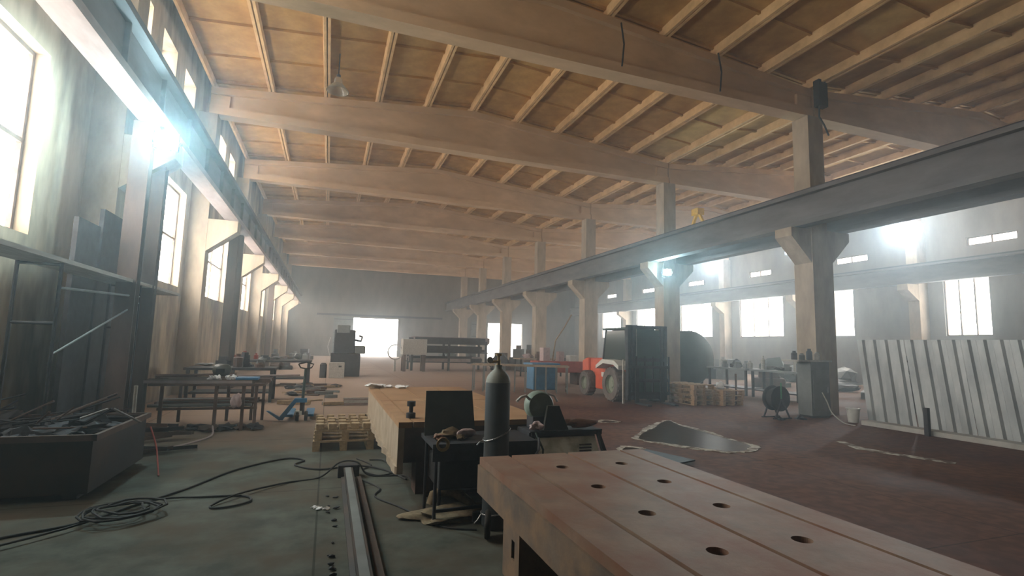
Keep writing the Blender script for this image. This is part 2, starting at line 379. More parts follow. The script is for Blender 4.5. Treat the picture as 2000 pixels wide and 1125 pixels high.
def roof_z(x):
    for xa, xr, xb in ((-3.66, 4.28, 12.22), (12.28, 19.7, 27.2)):
        if xa <= x <= xb: return ZE + (ZR-ZE)*((x-xa)/(xr-xa) if x < xr else (xb-x)/(xb-xr))
    return ZE
first = True
for x, w, (xa, xr, xb), s in slopes():
    za = roof_z(x + 1e-4); zb = roof_z(x + w - 1e-4)
    ang = -math.atan2(zb-za, w)
    for yb in [COLY[0]-BAY] + COLY:
        if yb < Y0 - 6.5: continue
        o = p0 if first else p0.copy()
        if not first:
            link(o); o.parent = ceil; c = cr0.copy(); link(c); c.parent = o
        first = False
        o.location = (x, yb, za); o.rotation_euler = (0, ang, 0); o.scale = (math.hypot(w, zb-za)/PW*0.999, 1, 1)
MB().box(XL-0.5, XR+0.5, Y0-0.5, Y1+0.45, 9.92, 10.0).build('roof_cover', M['wall_grey'], ceil)

# roof beams
def gable_beam(xa, xr, xb, y):
    t = MB(); zb = 8.05; e = 0.0
    def outline(lo0, lo1, top):
        return [(xa, lo0), (xb, lo0), (xb, lo1(xb)), (xr, lo1(xr)), (xa, lo1(xa))]
    top = lambda x: ZE + (ZR-ZE)*((x-xa)/(xr-xa) if x <= xr else (xb-x)/(xb-xr)) - 0.012
    t.prism([(xa, zb+0.22), (xb, zb+0.22), (xb, top(xb)-0.2), (xr, top(xr)-0.2), (xa, top(xa)-0.2)], y-0.06, y+0.06)
    t.prism([(xa, zb), (xb, zb), (xb, zb+0.24), (xa, zb+0.24)], y-0.21, y+0.21)
    t.prism([(xa, top(xa)-0.2), (xr, top(xr)-0.2), (xb, top(xb)-0.2), (xb, top(xb)), (xr, top(xr)), (xa, top(xa))], y-0.18, y+0.18)
    # solid ends
    for a, b in ((xa, xa+0.5), (xb-0.5, xb)):
        t.prism([(a, zb+0.22), (b, zb+0.22), (b, min(top(a), top(b))-0.2), (a, min(top(a), top(b))-0.2)], y-0.14, y+0.14)
    return t
n = len(COLY)
for i, y in enumerate(COLY):
    k = ord_[n-1-i]
    tag(gable_beam(-3.66, 4.28, 12.23, y).build('roof_beam', M['beam']), 'gabled precast roof beam over the main aisle, %s from the gate wall' % k, 'beam', kind='structure')
    tag(gable_beam(12.27, 19.7, 26.9, y).build('roof_beam', M['beam']), 'gabled precast roof beam over the second aisle, %s from the gate wall' % k, 'beam', kind='structure')

# columns
for i, y in enumerate(COLY):
    k = ord_[n-1-i]
    mb = MB().box(-3.895, -3.42, y-0.25, y+0.25, 0, 8.04)
    mb.prism([(-3.42, 4.0), (-2.66, 4.62), (-2.66, 4.93), (-3.42, 4.93)], y-0.24, y+0.24)
    tag(mb.build('concrete_column', M['column']), 'concrete column with crane bracket on the whitewashed window wall, %s from the gate wall' % k, 'column', kind='structure')
    mb = MB().box(11.9, 12.62, y-0.29, y+0.29, 0, 4.85)
    mb.box(11.96, 12.50, y-0.25, y+0.25, 4.85, 8.04)
    mb.prism([(11.9, 3.95), (11.22, 4.62), (11.22, 4.85), (11.9, 4.85)], y-0.26, y+0.26)
    mb.prism([(12.62, 3.95), (12.62, 4.85), (13.3, 4.85), (13.3, 4.62)], y-0.26, y+0.26)
    tag(mb.build('concrete_column', M['column']), 'concrete column with two crane brackets between the aisles, %s from the gate wall' % k, 'column', kind='structure')
    mb = MB().box(26.35, 26.99, y-0.25, y+0.25, 0, 8.04)
    mb.prism([(26.35, 4.15), (26.35, 4.93), (25.6, 4.93), (25.6, 4.65)], y-0.24, y+0.24)
    tag(mb.build('concrete_column', M['column']), 'concrete column on the second aisle side wall, %s from the gate wall' % k, 'column', kind='structure')

# crane girders on the brackets
def girder(x, label, w=0.36, h=0.86, pale=False, z=4.935):
    t = thing('crane_girder', label, 'crane girder', (x, 0, z), group='crane girders')
    y0, y1 = Y0+0.3, Y1-1.2
    MB().box(-w/2, w/2, y0, y1, 0, 0.12).build('bottom_flange', M['girder_pale'] if pale else M['girder'], t)  # pale flange: the light on its underside is put into the colour
    mb = MB().box(-0.05, 0.05, y0, y1, 0.12, h-0.1)
    yy = y0+0.4
    while pale and yy < y1: mb.box(-w/2+0.06, w/2-0.06, yy, yy+0.03, 0.12, h-0.1); yy += 1.6
    mb.build('web', M['girder'], t)
    MB().box(-w/2-0.03, w/2+0.03, y0, y1, h-0.1, h).build('top_flange', M['girder'], t)
    MB().box(-0.035, 0.035, y0, y1, h, h+0.09).build('rail', M['dark_steel'], t)
    return t
girder(-2.82, 'dark steel crane girder along the window wall columns', pale=True)
girder(11.5, 'dark steel crane girder on the main aisle side of the middle columns', h=0.88, z=4.855)
girder(13.02, 'dark steel crane girder on the second aisle side of the middle columns', h=0.88, z=4.855)
girder(25.9, 'dark steel crane girder along the second aisle side wall')

# lintel bars of the gates, gate leaves
tag(MB().box(-1.2, 11.3, Y1-0.12, Y1-0.002, 4.0, 4.2).build('trim_1', M['dark_steel']), 'long dark rail fixed above the main gate', 'rail', kind='structure')
def gate(n, x0, x1, z, label):
    t = thing('door_%d' % n, label, 'gate', (x0, Y1-0.25, 0), kind='structure')
    f = MB().box(-1.9, -0.02, 0, 0.08, 0.03, z)
    f.build('door_panel', M['grey_cab'], t)
    b = MB()
    for zz in (0.3, 1.3, 2.3, z-0.3): b.box(-1.85, -0.07, -0.03, 0, zz, zz+0.08)
    b.build('brace', M['dark_steel'], t)
gate(1, GATE[0], GATE[1], 3.9, 'grey steel leaf slid open beside the bright main gate opening')
gate(2, GATE2[0], GATE2[1], 3.9, 'grey steel leaf slid open beside the second aisle gate opening')

# ------------------------------------------------------------------ lamps
def floodlight(loc, rz, lens, label, r=0.13, pole=None):
    t = thing('floodlight', label, 'floodlight', loc, rz, 'floodlights on the columns')
    MB().box(-0.17, 0.17, 0.0, 0.10, -0.14, 0.14).build('housing', M['dark_steel'], t, bevel=0.01)
    MB().lathe([(r, -0.012), (r*0.9, -0.03), (0.001, -0.036)], axis='Y', n=20).build('lens', lens, t)
    m = MB(); m.bar((-0.19, 0.05, 0), (-0.19, 0.16, 0.0), 0.02, 0.03); m.bar((0.19, 0.05, 0), (0.19, 0.16, 0), 0.02, 0.03); m.box(-0.2, 0.2, 0.15, 0.17, -0.02, 0.02)
    if pole: m.bar((0, 0.16, 0), pole, 0.04, 0.04)
    m.build('bracket', M['dark_steel'], t)
    return t
floodlight((-2.6, 9.2, 4.66), math.radians(8), M['lamp_cool'], 'glaring cool floodlight below the crane girder on the window wall', 0.16, (-0.1, 0.2, 0.28))
floodlight((11.9, 16.1, 4.8-0.35), math.radians(-30), M['lamp_cool'], 'cool floodlight on the middle column behind the forklift', 0.12, (0.0, 0.3, -0.1))
floodlight((25.4, 16.35, 7.5), math.radians(-52), M['lamp_warm'], 'brightest floodlight on the second aisle side wall, above the corrugated sheets', 0.17, (0.3, 0.35, 0.0))
floodlight((25.5, 29.3, 7.45), math.radians(-45), M['lamp_warm'], 'small distant floodlight on the second aisle side wall behind the tank', 0.14, (0.3, 0.35, 0.0))
floodlight((25.5, 22.9, 7.45), math.radians(-50), M['lamp_warm'], 'dim floodlight just beside the big middle column in the second aisle', 0.05, (0.3, 0.35, 0.0))

t = thing('dome_lamp', 'unlit dusty dome lamp hanging from the ochre roof', 'pendant lamp', (-0.17, 14.22, 8.35))
MB().lathe([(0.04, 0.42), (0.10, 0.36), (0.12, 0.22), (0.27, 0.06), (0.30, 0.0), (0.285, 0.0), (0.25, 0.05), (0.1, 0.2)], n=24).build('reflector', M['glass'], t, True)
MB().tube([(0, 0, 0.40), (0, 0, 1.09)], 0.018, 6).build('stem', M['dark_steel'], t)
MB().lathe([(0.05, 0.38), (0.06, 0.46), (0.03, 0.5)], n=12).build('cap', M['dark_steel'], t)

t = thing('junction_box', 'dark cable box and bracket on top of the big middle column', 'box', (12.2, 9.9, 8.2))
MB().box(-0.16, 0.16, -0.26, -0.08, 0.0, 0.75).build('box', M['black'], t, bevel=0.01)
MB().tube([(-0.1, -0.2, 0), (-0.12, -0.2, -0.3), (0.0, -0.25, -0.55), (0.15, -0.24, -0.8)], 0.025, 6).build('cable', M['black'], t)
for i, (x, y, zt, zb) in enumerate(((6.05, 9.98, 9.2, 8.1), (8.9, 10.0, 9.1, 8.05))):
    tag(MB().tube([(x, y-0.12, zt), (x+0.05, y-0.17, (zt+zb)/2), (x, y-0.16, zb)], 0.02, 6).build('beam_cable', M['black']), 'dark cable hanging down the nearest big roof beam, %s' % ('close to its middle' if i == 0 else 'closer to the middle column'), 'cable')

# yellow crane end frame riding on the second-aisle girder
t = thing('crane_carriage', 'yellow steel crane end frame on the girder behind the middle column', 'crane', (13.02, 15.7, 5.83))
m = MB(); m.bar((0, -0.55, 0.1), (0, -0.05, 0.95), 0.09, 0.09); m.bar((0, 0.55, 0.1), (0, 0.05, 0.95), 0.09, 0.09); m.bar((0, -0.4, 0.4), (0, 0.4, 0.4), 0.07, 0.07); m.box(-0.15, 0.15, -0.18, 0.18, 0.85, 1.1)
m.build('frame', M['yellow'], t)
MB().box(-0.12, 0.12, -0.75, 0.75, 0.0, 0.16).build('end_carriage', M['yellow'], t)

# ------------------------------------------------------------------ foreground welding table
def holed_plate(mb, x0, x1, y0, y1, zt, th, hx, hy, r, n=32):
    """one rectangular cell of a plate with a real round hole"""
    angs = sorted({2*math.pi*k/n for k in range(n)} | {math.atan2(b-hy, a-hx) % (2*math.pi) for a in (x0, x1) for b in (y0, y1)})
    def edge(t):
        dx, dy = math.cos(t), math.sin(t); k = 1e9
        if dx > 1e-9: k = min(k, (x1-hx)/dx)
        if dx < -1e-9: k = min(k, (x0-hx)/dx)
        if dy > 1e-9: k = min(k, (y1-hy)/dy)
        if dy < -1e-9: k = min(k, (y0-hy)/dy)
        return (hx+dx*k, hy+dy*k)
    bm = mb.bm
    O = [bm.verts.new((*edge(t), zt)) for t in angs]
    I = [bm.verts.new((hx+r*math.cos(t), hy+r*math.sin(t), zt)) for t in angs]
    B = [bm.verts.new((hx+r*math.cos(t), hy+r*math.sin(t), zt-th)) for t in angs]
    OB = [bm.verts.new((*edge(t), zt-th)) for t in angs]
    m = len(angs)
    for i in range(m):
        j = (i+1) % m
        bm.faces.new((O[i], O[j], I[j], I[i])); bm.faces.new((I[i], I[j], B[j], B[i]))
        bm.faces.new((OB[i], B[i], B[j], OB[j]))
    # outer walls only at long sides (x0, x1) and given ends are added by boxes
def plates(t, xs, y0, y1, zt, th, holes, hr, m_top, pitch, yh0, gap=0.026):
    for a, b, has in xs:
        mb = MB()
        if not has: mb.box(a+gap/2, b-gap/2, y0, y1, zt-th, zt)
        else:
            y = y1; hx = (a+b)/2; k = 0
            ys = []
            yy = yh0
            while yy - pitch/2 > y0: ys.append(yy); yy -= pitch
            top = y1
            for hy in ys:
                lo = hy - pitch/2
                holed_plate(mb, a+gap/2, b-gap/2, lo, top, zt, th, hx, hy, hr)
                top = lo
            mb.box(a+gap/2, b-gap/2, y0, top, zt-th, zt)
            bmesh.ops.remove_doubles(mb.bm, verts=mb.bm.verts, dist=1e-5)
            bm = mb.bm
            for (p, q) in (((a+gap/2, y1), (a+gap/2, y0)), ((b-gap/2, y0), (b-gap/2, y1)), ((b-gap/2, y1), (a+gap/2, y1))):
                v = [bm.verts.new((p[0], p[1], zt)), bm.verts.new((q[0], q[1], zt)), bm.verts.new((q[0], q[1], zt-th)), bm.verts.new((p[0], p[1], zt-th))]
                bm.faces.new(v)
        mb.build('table_plate', m_top, t)

t = thing('welding_table', 'large rust-brown slotted steel welding table with round holes, in front of the gas cylinder', 'table', (1.05, 3.59, 0))
plates(t, [(0.0, 0.24, False), (0.24, 0.69, True), (0.69, 1.14, True), (1.14, 1.35, False)], -4.6, 0.0, 0.80, 0.05, True, 0.043, M['rust_top'], 0.48, -0.41)
MB().box(0.0, 0.03, -4.6, 0.0, 0.56, 0.749).box(1.32, 1.35, -4.6, 0.0, 0.56, 0.749).box(0.03, 1.32, -0.03, 0.0, 0.56, 0.749).box(0.03, 1.32, -4.6, -4.57, 0.56, 0.749).build('table_rim', M['rust_side'], t)
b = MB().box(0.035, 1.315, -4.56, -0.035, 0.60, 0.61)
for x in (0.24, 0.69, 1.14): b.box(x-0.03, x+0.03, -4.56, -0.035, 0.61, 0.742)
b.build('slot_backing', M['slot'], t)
def table_leg(x, y):
    g = MB(); w, d = 0.30, 0.32; h = 0.555
    g.box(x, x+0.012, y, y+0.085, 0, h); g.box(x, x+0.012, y+0.145, y+d, 0, h)
    g.box(x, x+0.012, y+0.085, y+0.145, 0, 0.17); g.box(x, x+0.012, y+0.085, y+0.145, 0.29, h)
    g.box(x+0.012, x+w, y, y+0.012, 0, h); g.box(x+0.012, x+w, y+d-0.012, y+d, 0, h); g.box(x+w-0.012, x+w, y+0.012, y+d-0.012, 0, h)
    return g
for yy in (-0.33, -2.3, -4.4):
    for xx in (0.20, 0.98): table_leg(xx, yy).build('leg', M['rust_side'], t)
MB().box(0.5, 0.98, -0.2, -0.12, 0.0, 0.35).build('cross_plate', M['rust_side'], t)

# big tan surface plate behind
t = thing('surface_table', 'long low tan-rusty cast iron surface plate with grooves behind the welding cart', 'table', (0.71, 5.26, 0))
mb = MB()
for a, b in ((0.0, 0.135), (0.15, 0.56), (0.575, 1.10), (1.115, 1.6)): mb.box(a, b, 0, 4.0, 0.745, 0.80)
for y in (1.9,): mb.box(0.0, 1.6, y, y+0.01, 0.80, 0.802)
mb.build('table_plate', M['rust_tan'], t)
MB().box(0.0, 0.06, 0.0, 4.0, 0.30, 0.744).build('side_rim', M['rust_pale'], t)
MB().box(0.06, 1.54, 0.0, 0.05, 0.48, 0.744).box(0.06, 1.54, 3.95, 4.0, 0.40, 0.744).box(1.54, 1.6, 0, 4.0, 0.35, 0.744).build('end_rim', M['rust_dark'], t)
rg = MB()
for k in range(9): rg.box(0.062, 1.538, 0.25+k*0.43, 0.27+k*0.43, 0.35, 0.744)
rg.build('rib', M['rust_dark'], t)
lip = MB(); rnd = random.Random(3); lp = [(0.0, 4.0), (0.0, 0.0)]
for k in range(27): lp.append((-rnd.uniform(0.008, 0.05), 0.02+k*0.148))
lip.prism(lp, 0.30, 0.375, 'Z')
lip.build('edge_lip', M['rust_pale'], t)
for x in (0.25, 1.1):
    for y in (0.35, 3.2): MB().box(x, x+0.28, y, y+0.28, 0, 0.744 if False else 0.345).build('support_block', M['rust_dark'], t)
for i, (x, y, s) in enumerate(((0.72+0.05, 9.05, 0.09), (1.05, 9.12, 0.05), (1.2, 9.0, 0.06), (1.3, 9.1, 0.04), (0.9, 9.13, 0.06))):
    tag(MB().blob((x, y, 0.802+s*0.5), (s*1.3, s, s*0.5), seed=i, rough=0.5, sub=2, flat=-s*0.48).build('paper_scrap', M['ragwhite'], None, True), 'crumpled white scrap on the far end of the tan surface plate', 'scrap', 'white scraps on the surface plate')
tag(MB().lathe([(0.0, 0.0), (0.05, 0.0), (0.05, 0.05), (0.022, 0.055), (0.022, 0.12), (0.045, 0.12), (0.045, 0.17), (0.0, 0.175)], c=(0.87, 5.55, 0.803), n=14).build('clamp_knob', M['dark_steel'], None, True), 'small dark screw jack on the tan surface plate, beside the upright grey sheet', 'screw jack')

# ------------------------------------------------------------------ gas cylinder
t = thing('gas_cylinder', 'tall dark blue-grey gas cylinder with pale shoulder and chain', 'gas cylinder', (1.47, 4.46, 0))
MB().lathe([(0.0, 0.02), (0.09, 0.0), (0.112, 0.03), (0.112, 1.24), (0.111, 1.255)], n=36).build('body', M['cyl'], t, True)
MB().lathe([(0.1115, 1.2551), (0.108, 1.28), (0.095, 1.315), (0.07, 1.345), (0.04, 1.37), (0.034, 1.385), (0.034, 1.41), (0.0, 1.41)], n=36).build('shoulder', M['cyl_top'], t, True)
v = MB().lathe([(0.018, 1.405), (0.018, 1.45), (0.012, 1.455), (0.012, 1.49), (0.03, 1.495), (0.03, 1.51), (0.0, 1.512)], n=14)
v.tube([(0.0, 0, 1.44), (-0.05, -0.01, 1.44), (-0.09, -0.02, 1.435)], 0.012, 8); v.build('valve', M['brass'], t, True)
MB().lathe([(0.028, 0.0), (0.028, 0.015), (0.0, 0.016)], c=(-0.09, -0.03, 1.455), n=14, axis='Y').build('gauge', M['chain'], t, True)
def chain(z, tilt, hang):
    c = MB(); n = 36
    for k in range(n):
        a = 2*math.pi*k/n; x, y = 0.119*math.cos(a), 0.119*math.sin(a)
        a2 = 2*math.pi*(k+0.9)/n
        c.tube([(x, y, z+tilt*x), (0.119*math.cos(a2), 0.119*math.sin(a2), z+tilt*0.119*math.cos(a2))], 0.0075 if k % 2 else 0.0055, 6)
    c.tube([(-0.118, 0, z-tilt*0.12), (-0.16, -0.02, z-0.06), (-0.18, 0.0, z-0.09)], 0.006, 6)
    c.build('chain', M['chain'], t, True)
chain(0.80, 0.45, 0); chain(0.14, 0.1, 0)
MB().box(-0.16, 0.13, 0.118, 0.15, 0.02, 0.10).build('trolley_foot', M['black'], t)
tw = thing('trolley_wheel', 'black hand trolley wheel on the floor at the foot of the gas cylinder', 'wheel', (1.335, 4.22, 0.115))
MB().lathe([(0.06, -0.025), (0.105, -0.022), (0.113, -0.012), (0.113, 0.012), (0.105, 0.022), (0.06, 0.025), (0.06, -0.025)], n=26, axis='Y', caps=False).build('tyre', M['black'], tw, True)
MB().lathe([(0.0, -0.02), (0.058, -0.02), (0.061, 0.0), (0.058, 0.02), (0.0, 0.02)], n=20, axis='Y').build('hub', M['rust_dark'], tw, True)
for o in kids(tw): o.rotation_euler = (0, 0, math.radians(70))

# ------------------------------------------------------------------ welding cart with tools
t = thing('welding_cart', 'black steel welding cart with clutter between gas cylinder and tan surface plate', 'cart', (0.95, 4.62, 0))
for x, y in ((0.02, 0.02), (0.12, 0.30), (0.92, 0.03), (0.90, 0.55), (0.02, 0.5)): MB().tube([(x, y, 0.0), (x, y, 0.66)], 0.016, 8).build('leg', M['dark_steel'], t)
MB().box(-0.02, 0.98, -0.0, 0.6, 0.66, 0.70).box(-0.02, 0.98, -0.015, 0.0, 0.55, 0.70).build('tray', M['dark_steel'], t)
MB().box(0.06, 0.92, 0.06, 0.56, 0.28, 0.54).build('toolbox', M['black'], t, bevel=0.015)
MB().bar((0.02, 0.02, 0.12), (0.92, 0.03, 0.14), 0.025, 0.025).bar((0.02, 0.5, 0.12), (0.90, 0.55, 0.14), 0.025, 0.025).build('brace', M['dark_steel'], t)
tag(MB().prism([(0.925, 0.705), (1.43, 0.705), (1.385, 1.13), (0.925, 1.13)], 5.02, 5.028).build('steel_sheet', M['plate_grey']), 'flat grey-green steel sheet standing upright on the welding cart', 'steel sheet')
tag(MB().blob((1.27, 4.82, 0.745), (0.075, 0.05, 0.055), 11, 0.5, 3, -0.045).build('rag', M['rag'], None, True), 'crumpled pinkish rag on the welding cart edge', 'rag')
tag(MB().blob((1.02, 4.78, 0.73), (0.05, 0.06, 0.03), 12, 0.4, 3, -0.028).build('glove', M['brown_leather'], None, True), 'dark leather glove lying on the welding cart', 'glove')
for i, (x, y, z, s) in enumerate(((1.10, 4.84, 0.745, 0.05), (1.16, 4.9, 0.75, 0.055), (1.21, 4.75, 0.725, 0.03))):
    tag(MB().blob((x, y, z), (s*1.4, s, s*0.8), 30+i, 0.4, 2, -s*0.75).build('leather_bundle', M['sack'], None, True), 'dusty folded leather bundle on the welding cart', 'bundle', 'leather bundles on the welding cart')
c = MB()
for k in range(3):
    r = 0.04+0.008*k; c.tube([(1.015+r*math.cos(a), 4.60-0.006*k, 0.70+r*math.sin(a)) for a in [2*math.pi*q/18 for q in range(19)]], 0.006, 6)
tag(c.build('electrode_clamp', M['brass'], None, True), 'brass coloured earth clamp and coiled lead hanging at the cart edge', 'clamp')

# welding power source with white side panel, wire feeder on top
t = thing('welding_machine', 'welding machine with scuffed white side panel and black frame behind the rusty table', 'welding machine', (2.0, 4.72, 0))
MB().prism([(0.10, 0.06), (0.55, 0.06), (0.55, 0.68), (0.22, 0.68)], 0.02, 0.72, 'X').build('case', M['dark_steel'], t)
MB().prism([(-0.01, 0.36), (0.015, 0.36), (0.20, 0.665), (0.175, 0.665)], 0.03, 0.70, 'X').build('side_panel', M['panel_white'], t)
for k in range(4):
    MB().prism([(0.062+0.03, 0.50+0.03*k), (0.066+0.03, 0.50+0.03*k), (0.076+0.03, 0.515+0.03*k), (0.072+0.03, 0.515+0.03*k)], 0.48, 0.62, 'X').build('vent_slot', M['dark_steel'], t)
f = MB(); f.bar((-0.02, 0.19, 0.70), (0.78, 0.19, 0.70), 0.04, 0.035); f.bar((0.74, 0.18, 0.70), (0.84, -0.10, 0.0), 0.045, 0.03); f.bar((0.80, 0.30, 0.70), (0.92, -0.04, 0.0), 0.03, 0.03)
f.bar((0.78, 0.02, 0.25), (0.88, 0.06, 0.25), 0.03, 0.03); f.bar((-0.02, 0.55, 0.70), (0.78, 0.55, 0.70), 0.04, 0.035); f.bar((-0.02, 0.19, 0.70), (-0.02, 0.55, 0.70), 0.035, 0.035); f.bar((0.76, 0.19, 0.70), (0.76, 0.55, 0.70), 0.035, 0.035)
f.build('frame', M['dark_steel'], t)
MB().box(-0.03, 0.79, 0.18, 0.56, 0.718, 0.73).build('top_tray', M['dark_steel'], t)
t = thing('wire_feeder', 'grey-green welding wire feeder standing on the white panelled welding machine', 'wire feeder', (2.12, 5.05, 0.73))
MB().lathe([(0.0, -0.07), (0.135, -0.07), (0.15, -0.05), (0.15, 0.05), (0.135, 0.07), (0.0, 0.07)], c=(0.02, 0.05, 0.235), n=30, axis='Y').build('spool_case', M['teal_grey'], t, True)
MB().prism([(0.02, 0.0), (0.30, 0.0), (0.19, 0.245), (0.06, 0.245)], -0.10, -0.06).build('cover_plate', M['plate_grey'], t)
MB().box(-0.08, 0.12, -0.04, 0.14, 0.0, 0.13).build('base', M['dark_steel'], t, bevel=0.008)
MB().tube([(-0.10, 0.0, 0.30), (-0.16, -0.03, 0.345), (-0.22, -0.05, 0.335), (-0.27, -0.06, 0.29)], 0.014, 8).build('cable_end', M['white'], t, True)
MB().tube([(0.10, 0, 0.36), (0.16, -0.03, 0.34), (0.19, -0.05, 0.28)], 0.012, 6).build('handle', M['chain'], t, True)
tag(MB().blob((2.53, 4.98, 0.795), (0.15, 0.07, 0.055), 41, 0.5, 3, -0.05).build('leather_jacket', M['brown_leather'], None, True), 'dark brown leather work jacket crumpled on the white panelled welding machine', 'jacket')
tag(MB().blob((2.04, 4.93, 0.775), (0.07, 0.05, 0.045), 42, 0.5, 3, -0.03).build('rag', M['rag'], None, True), 'grey-pink rag beside the wire feeder', 'rag')
tag(MB().box(1.83, 1.93, 4.80, 4.95, 0.47, 0.62).build('oil_can', M['green'], None, bevel=0.01), 'small green metal can on the dark shelf beside the gas cylinder', 'can')
tag(MB().box(1.70, 2.0, 4.80, 5.2, 0.0, 0.465).build('tool_crate', M['black'], None, bevel=0.01), 'black tool crate between the gas cylinder and the white panel', 'crate')
tag(MB().tube([(1.62, 4.3, 0.1), (1.66, 4.2, 0.45), (1.76, 4.28, 0.62), (1.86, 4.4, 0.66), (1.94, 4.6, 0.72)], 0.011, 8).build('torch_cable', M['dark_steel'], None, True), 'dark torch cable arching from the welding machine down beside the gas cylinder', 'cable')
tag(MB().tube([(1.98, 4.78, 0.74), (2.01, 4.66, 0.6), (1.99, 4.62, 0.42), (1.94, 4.6, 0.2), (1.9, 4.6, 0.012)], 0.010, 8).build('supply_cable', M['dkgreen'], None, True), 'dark green cable hanging down the white side panel', 'cable')

# sack and cloth roll on floor
t = thing('tan_sack', 'crumpled tan sack cloth on the floor between cart and gas cylinder', 'sack', (1.16, 4.82, 0))
sk = MB().blob((0.0, 0.0, 0.03), (0.30, 0.20, 0.05), 51, 0.45, 4, -0.028); sk.build('cloth', M['sack'], t, True)
MB().tube([(-0.16, 0.14, 0.08), (-0.13, 0.16, 0.16), (-0.03, 0.17, 0.195), (0.09, 0.14, 0.17), (0.19, 0.08, 0.10), (0.25, 0.0, 0.05)], 0.05, 10, rr=[0.045, 0.05, 0.05, 0.05, 0.045, 0.03]).build('rolled_edge', M['sack'], t, True)

# hoses and cables on the floor
def hose(name, label, pts, r, material, cat='hose', sub=6):
    P = [Vector(p) for p in pts]; out = []
    for i in range(len(P)-1):
        p0, p1, p2, p3 = P[max(i-1, 0)], P[i], P[i+1], P[min(i+2, len(P)-1)]
        for k in range(sub):
            u = k/sub
            out.append(0.5*((2*p1)+(-p0+p2)*u+(2*p0-5*p1+4*p2-p3)*u*u+(-p0+3*p1-3*p2+p3)*u**3))
    out.append(P[-1])
    return tag(MB().tube(out, r, 8).build(name, material, None, True), label, cat)
hose('rubber_hose', 'long dark rubber hose running from the coil towards the big wooden pallet', [(-2.95, 3.9, .012), (-2.45, 5.05, .012), (-1.9, 5.42, .012), (-1.62, 5.85, .012), (-1.3, 6.35, .012), (-0.95, 7.1, .012), (-0.45, 7.6, .012), (-0.2, 7.45, .012), (-0.3, 7.2, .012), (0.0, 6.9, .012), (0.45, 6.9, .03), (0.75, 6.7, .012), (0.95, 6.2, .012)], 0.011, M['black'])
hose('rubber_hose', 'dark hose with one loose loop crossing the grey floor', [(-2.6, 4.6, .034), (-1.9, 5.25, .034), (-1.5, 5.9, .034), (-1.1, 6.0, .012), (-0.72, 5.95, .012), (-0.62, 5.75, .012), (-0.8, 5.6, .012), (-0.95, 5.65, .012), (-0.75, 5.95, .034), (-0.35, 6.35, .012), (0.0, 6.5, .012), (0.22, 6.55, .16), (0.42, 6.5, .16), (0.55, 6.45, .02), (0.95, 6.35, .012), (1.0, 6.0, .012)], 0.010, M['black'])
pts = []
for k in range(5*14):
    a = 2*math.pi*k/14; r = 0.21 + 0.07*math.sin(k*0.37) + 0.02*math.sin(k*1.7)
    pts.append((-1.62 + r*1.15*math.cos(a), 5.58 + r*1.15*math.sin(a), 0.04+0.010*(k/14) + 0.006*math.sin(k*0.9)))
tag(MB().tube(pts, 0.010, 7).build('hose_coil', M['black'], None, True), 'coil of dark hose lying on the grey floor near the scrap bin', 'hose coil')
hose('cable', 'thin dark cable snaking from the rail past the cart leg to the gas cylinder', [(0.45, 6.3, .01), (0.62, 5.9, .01), (0.55, 5.6, .01), (0.75, 5.2, .01), (0.9, 4.85, .01), (1.05, 4.55, .01), (1.3, 4.42, .01)], 0.008, M['black'], 'cable')
hose('cable', 'thin dark cable looping between rail and tan surface plate', [(0.46, 7.4, .01), (0.62, 7.0, .01), (0.5, 6.75, .01), (0.66, 6.45, .01), (0.85, 6.6, .01), (0.8, 7.2, .01), (0.62, 7.3, .01)], 0.008, M['black'], 'cable')
hose('pale_hose', 'pale curved hose from the scrap bin to the steel rack', [(-2.38, 8.1, .16), (-2.2, 8.35, .03), (-2.03, 8.64, .014), (-1.8, 9.1, .012), (-1.66, 9.5, .03), (-1.72, 9.85, .12)], 0.014, M['girder_pale'])
hose('cable', 'short dark cable end lying in the near corner of the floor beside the coil', [(-1.9, 3.35, .01), (-1.82, 3.52, .01), (-1.74, 3.6, .01)], 0.008, M['black'], 'cable')
for i, (x, y) in enumerate(((0.02, 5.35), (0.08, 5.32), (-0.02, 5.4))):
    tag(MB().blob((x, y, 0.012), (0.03, 0.025, 0.012), 60+i, 0.5, 2, -0.011).build('paper_scrap', M['ragwhite'], None, True), 'tiny white scrap on the grey floor beside the steel rail', 'scrap', 'white scraps beside the rail')
rnd = random.Random(21)
for i in range(16):
    x = rnd.uniform(0.08, 0.17); y = rnd.uniform(3.7, 5.9); s = rnd.uniform(0.008, 0.02)
    tag(MB().blob((x, y, s*0.7), (s*1.5, s, s*0.7), 70+i, 0.4, 1, -s*0.65).build('metal_chip', M['dark_steel']), 'tiny dark metal chip beside the steel rail', 'chip', 'metal chips beside the rail')

# steel rail on the floor
t = thing('steel_rail', 'long steel rail beam lying on the floor, pale worn top and rusty flank', 'rail', (0.31, 0, 0))
MB().prism([(-0.075, 0), (0.075, 0), (0.075, 0.02), (0.015, 0.035), (0.015, 0.09), (0.05, 0.1), (0.05, 0.125), (-0.05, 0.125), (-0.05, 0.1), (-0.015, 0.09), (-0.015, 0.035), (-0.075, 0.02)], 1.5, 6.42).build('rail_profile', M['bin'], t)
MB().box(-0.035, 0.03, 1.5, 6.42, 0.1252, 0.128).build('worn_top', M['grey_cab'], t)
t2 = tag(MB().box(0.20, 0.44, 6.46, 6.62, 0, 0.14).build('sleeper_block', M['dark_steel'], None, bevel=0.008), 'dark steel block at the far end of the rail', 'block')
tag(MB().box(0.40, 0.45, 1.5, 6.3, 0, 0.05).build('rusty_bar', M['rust_dark']), 'rusty square bar lying against the steel rail', 'bar')  # bar put in for the dark shadow strip beside the rail

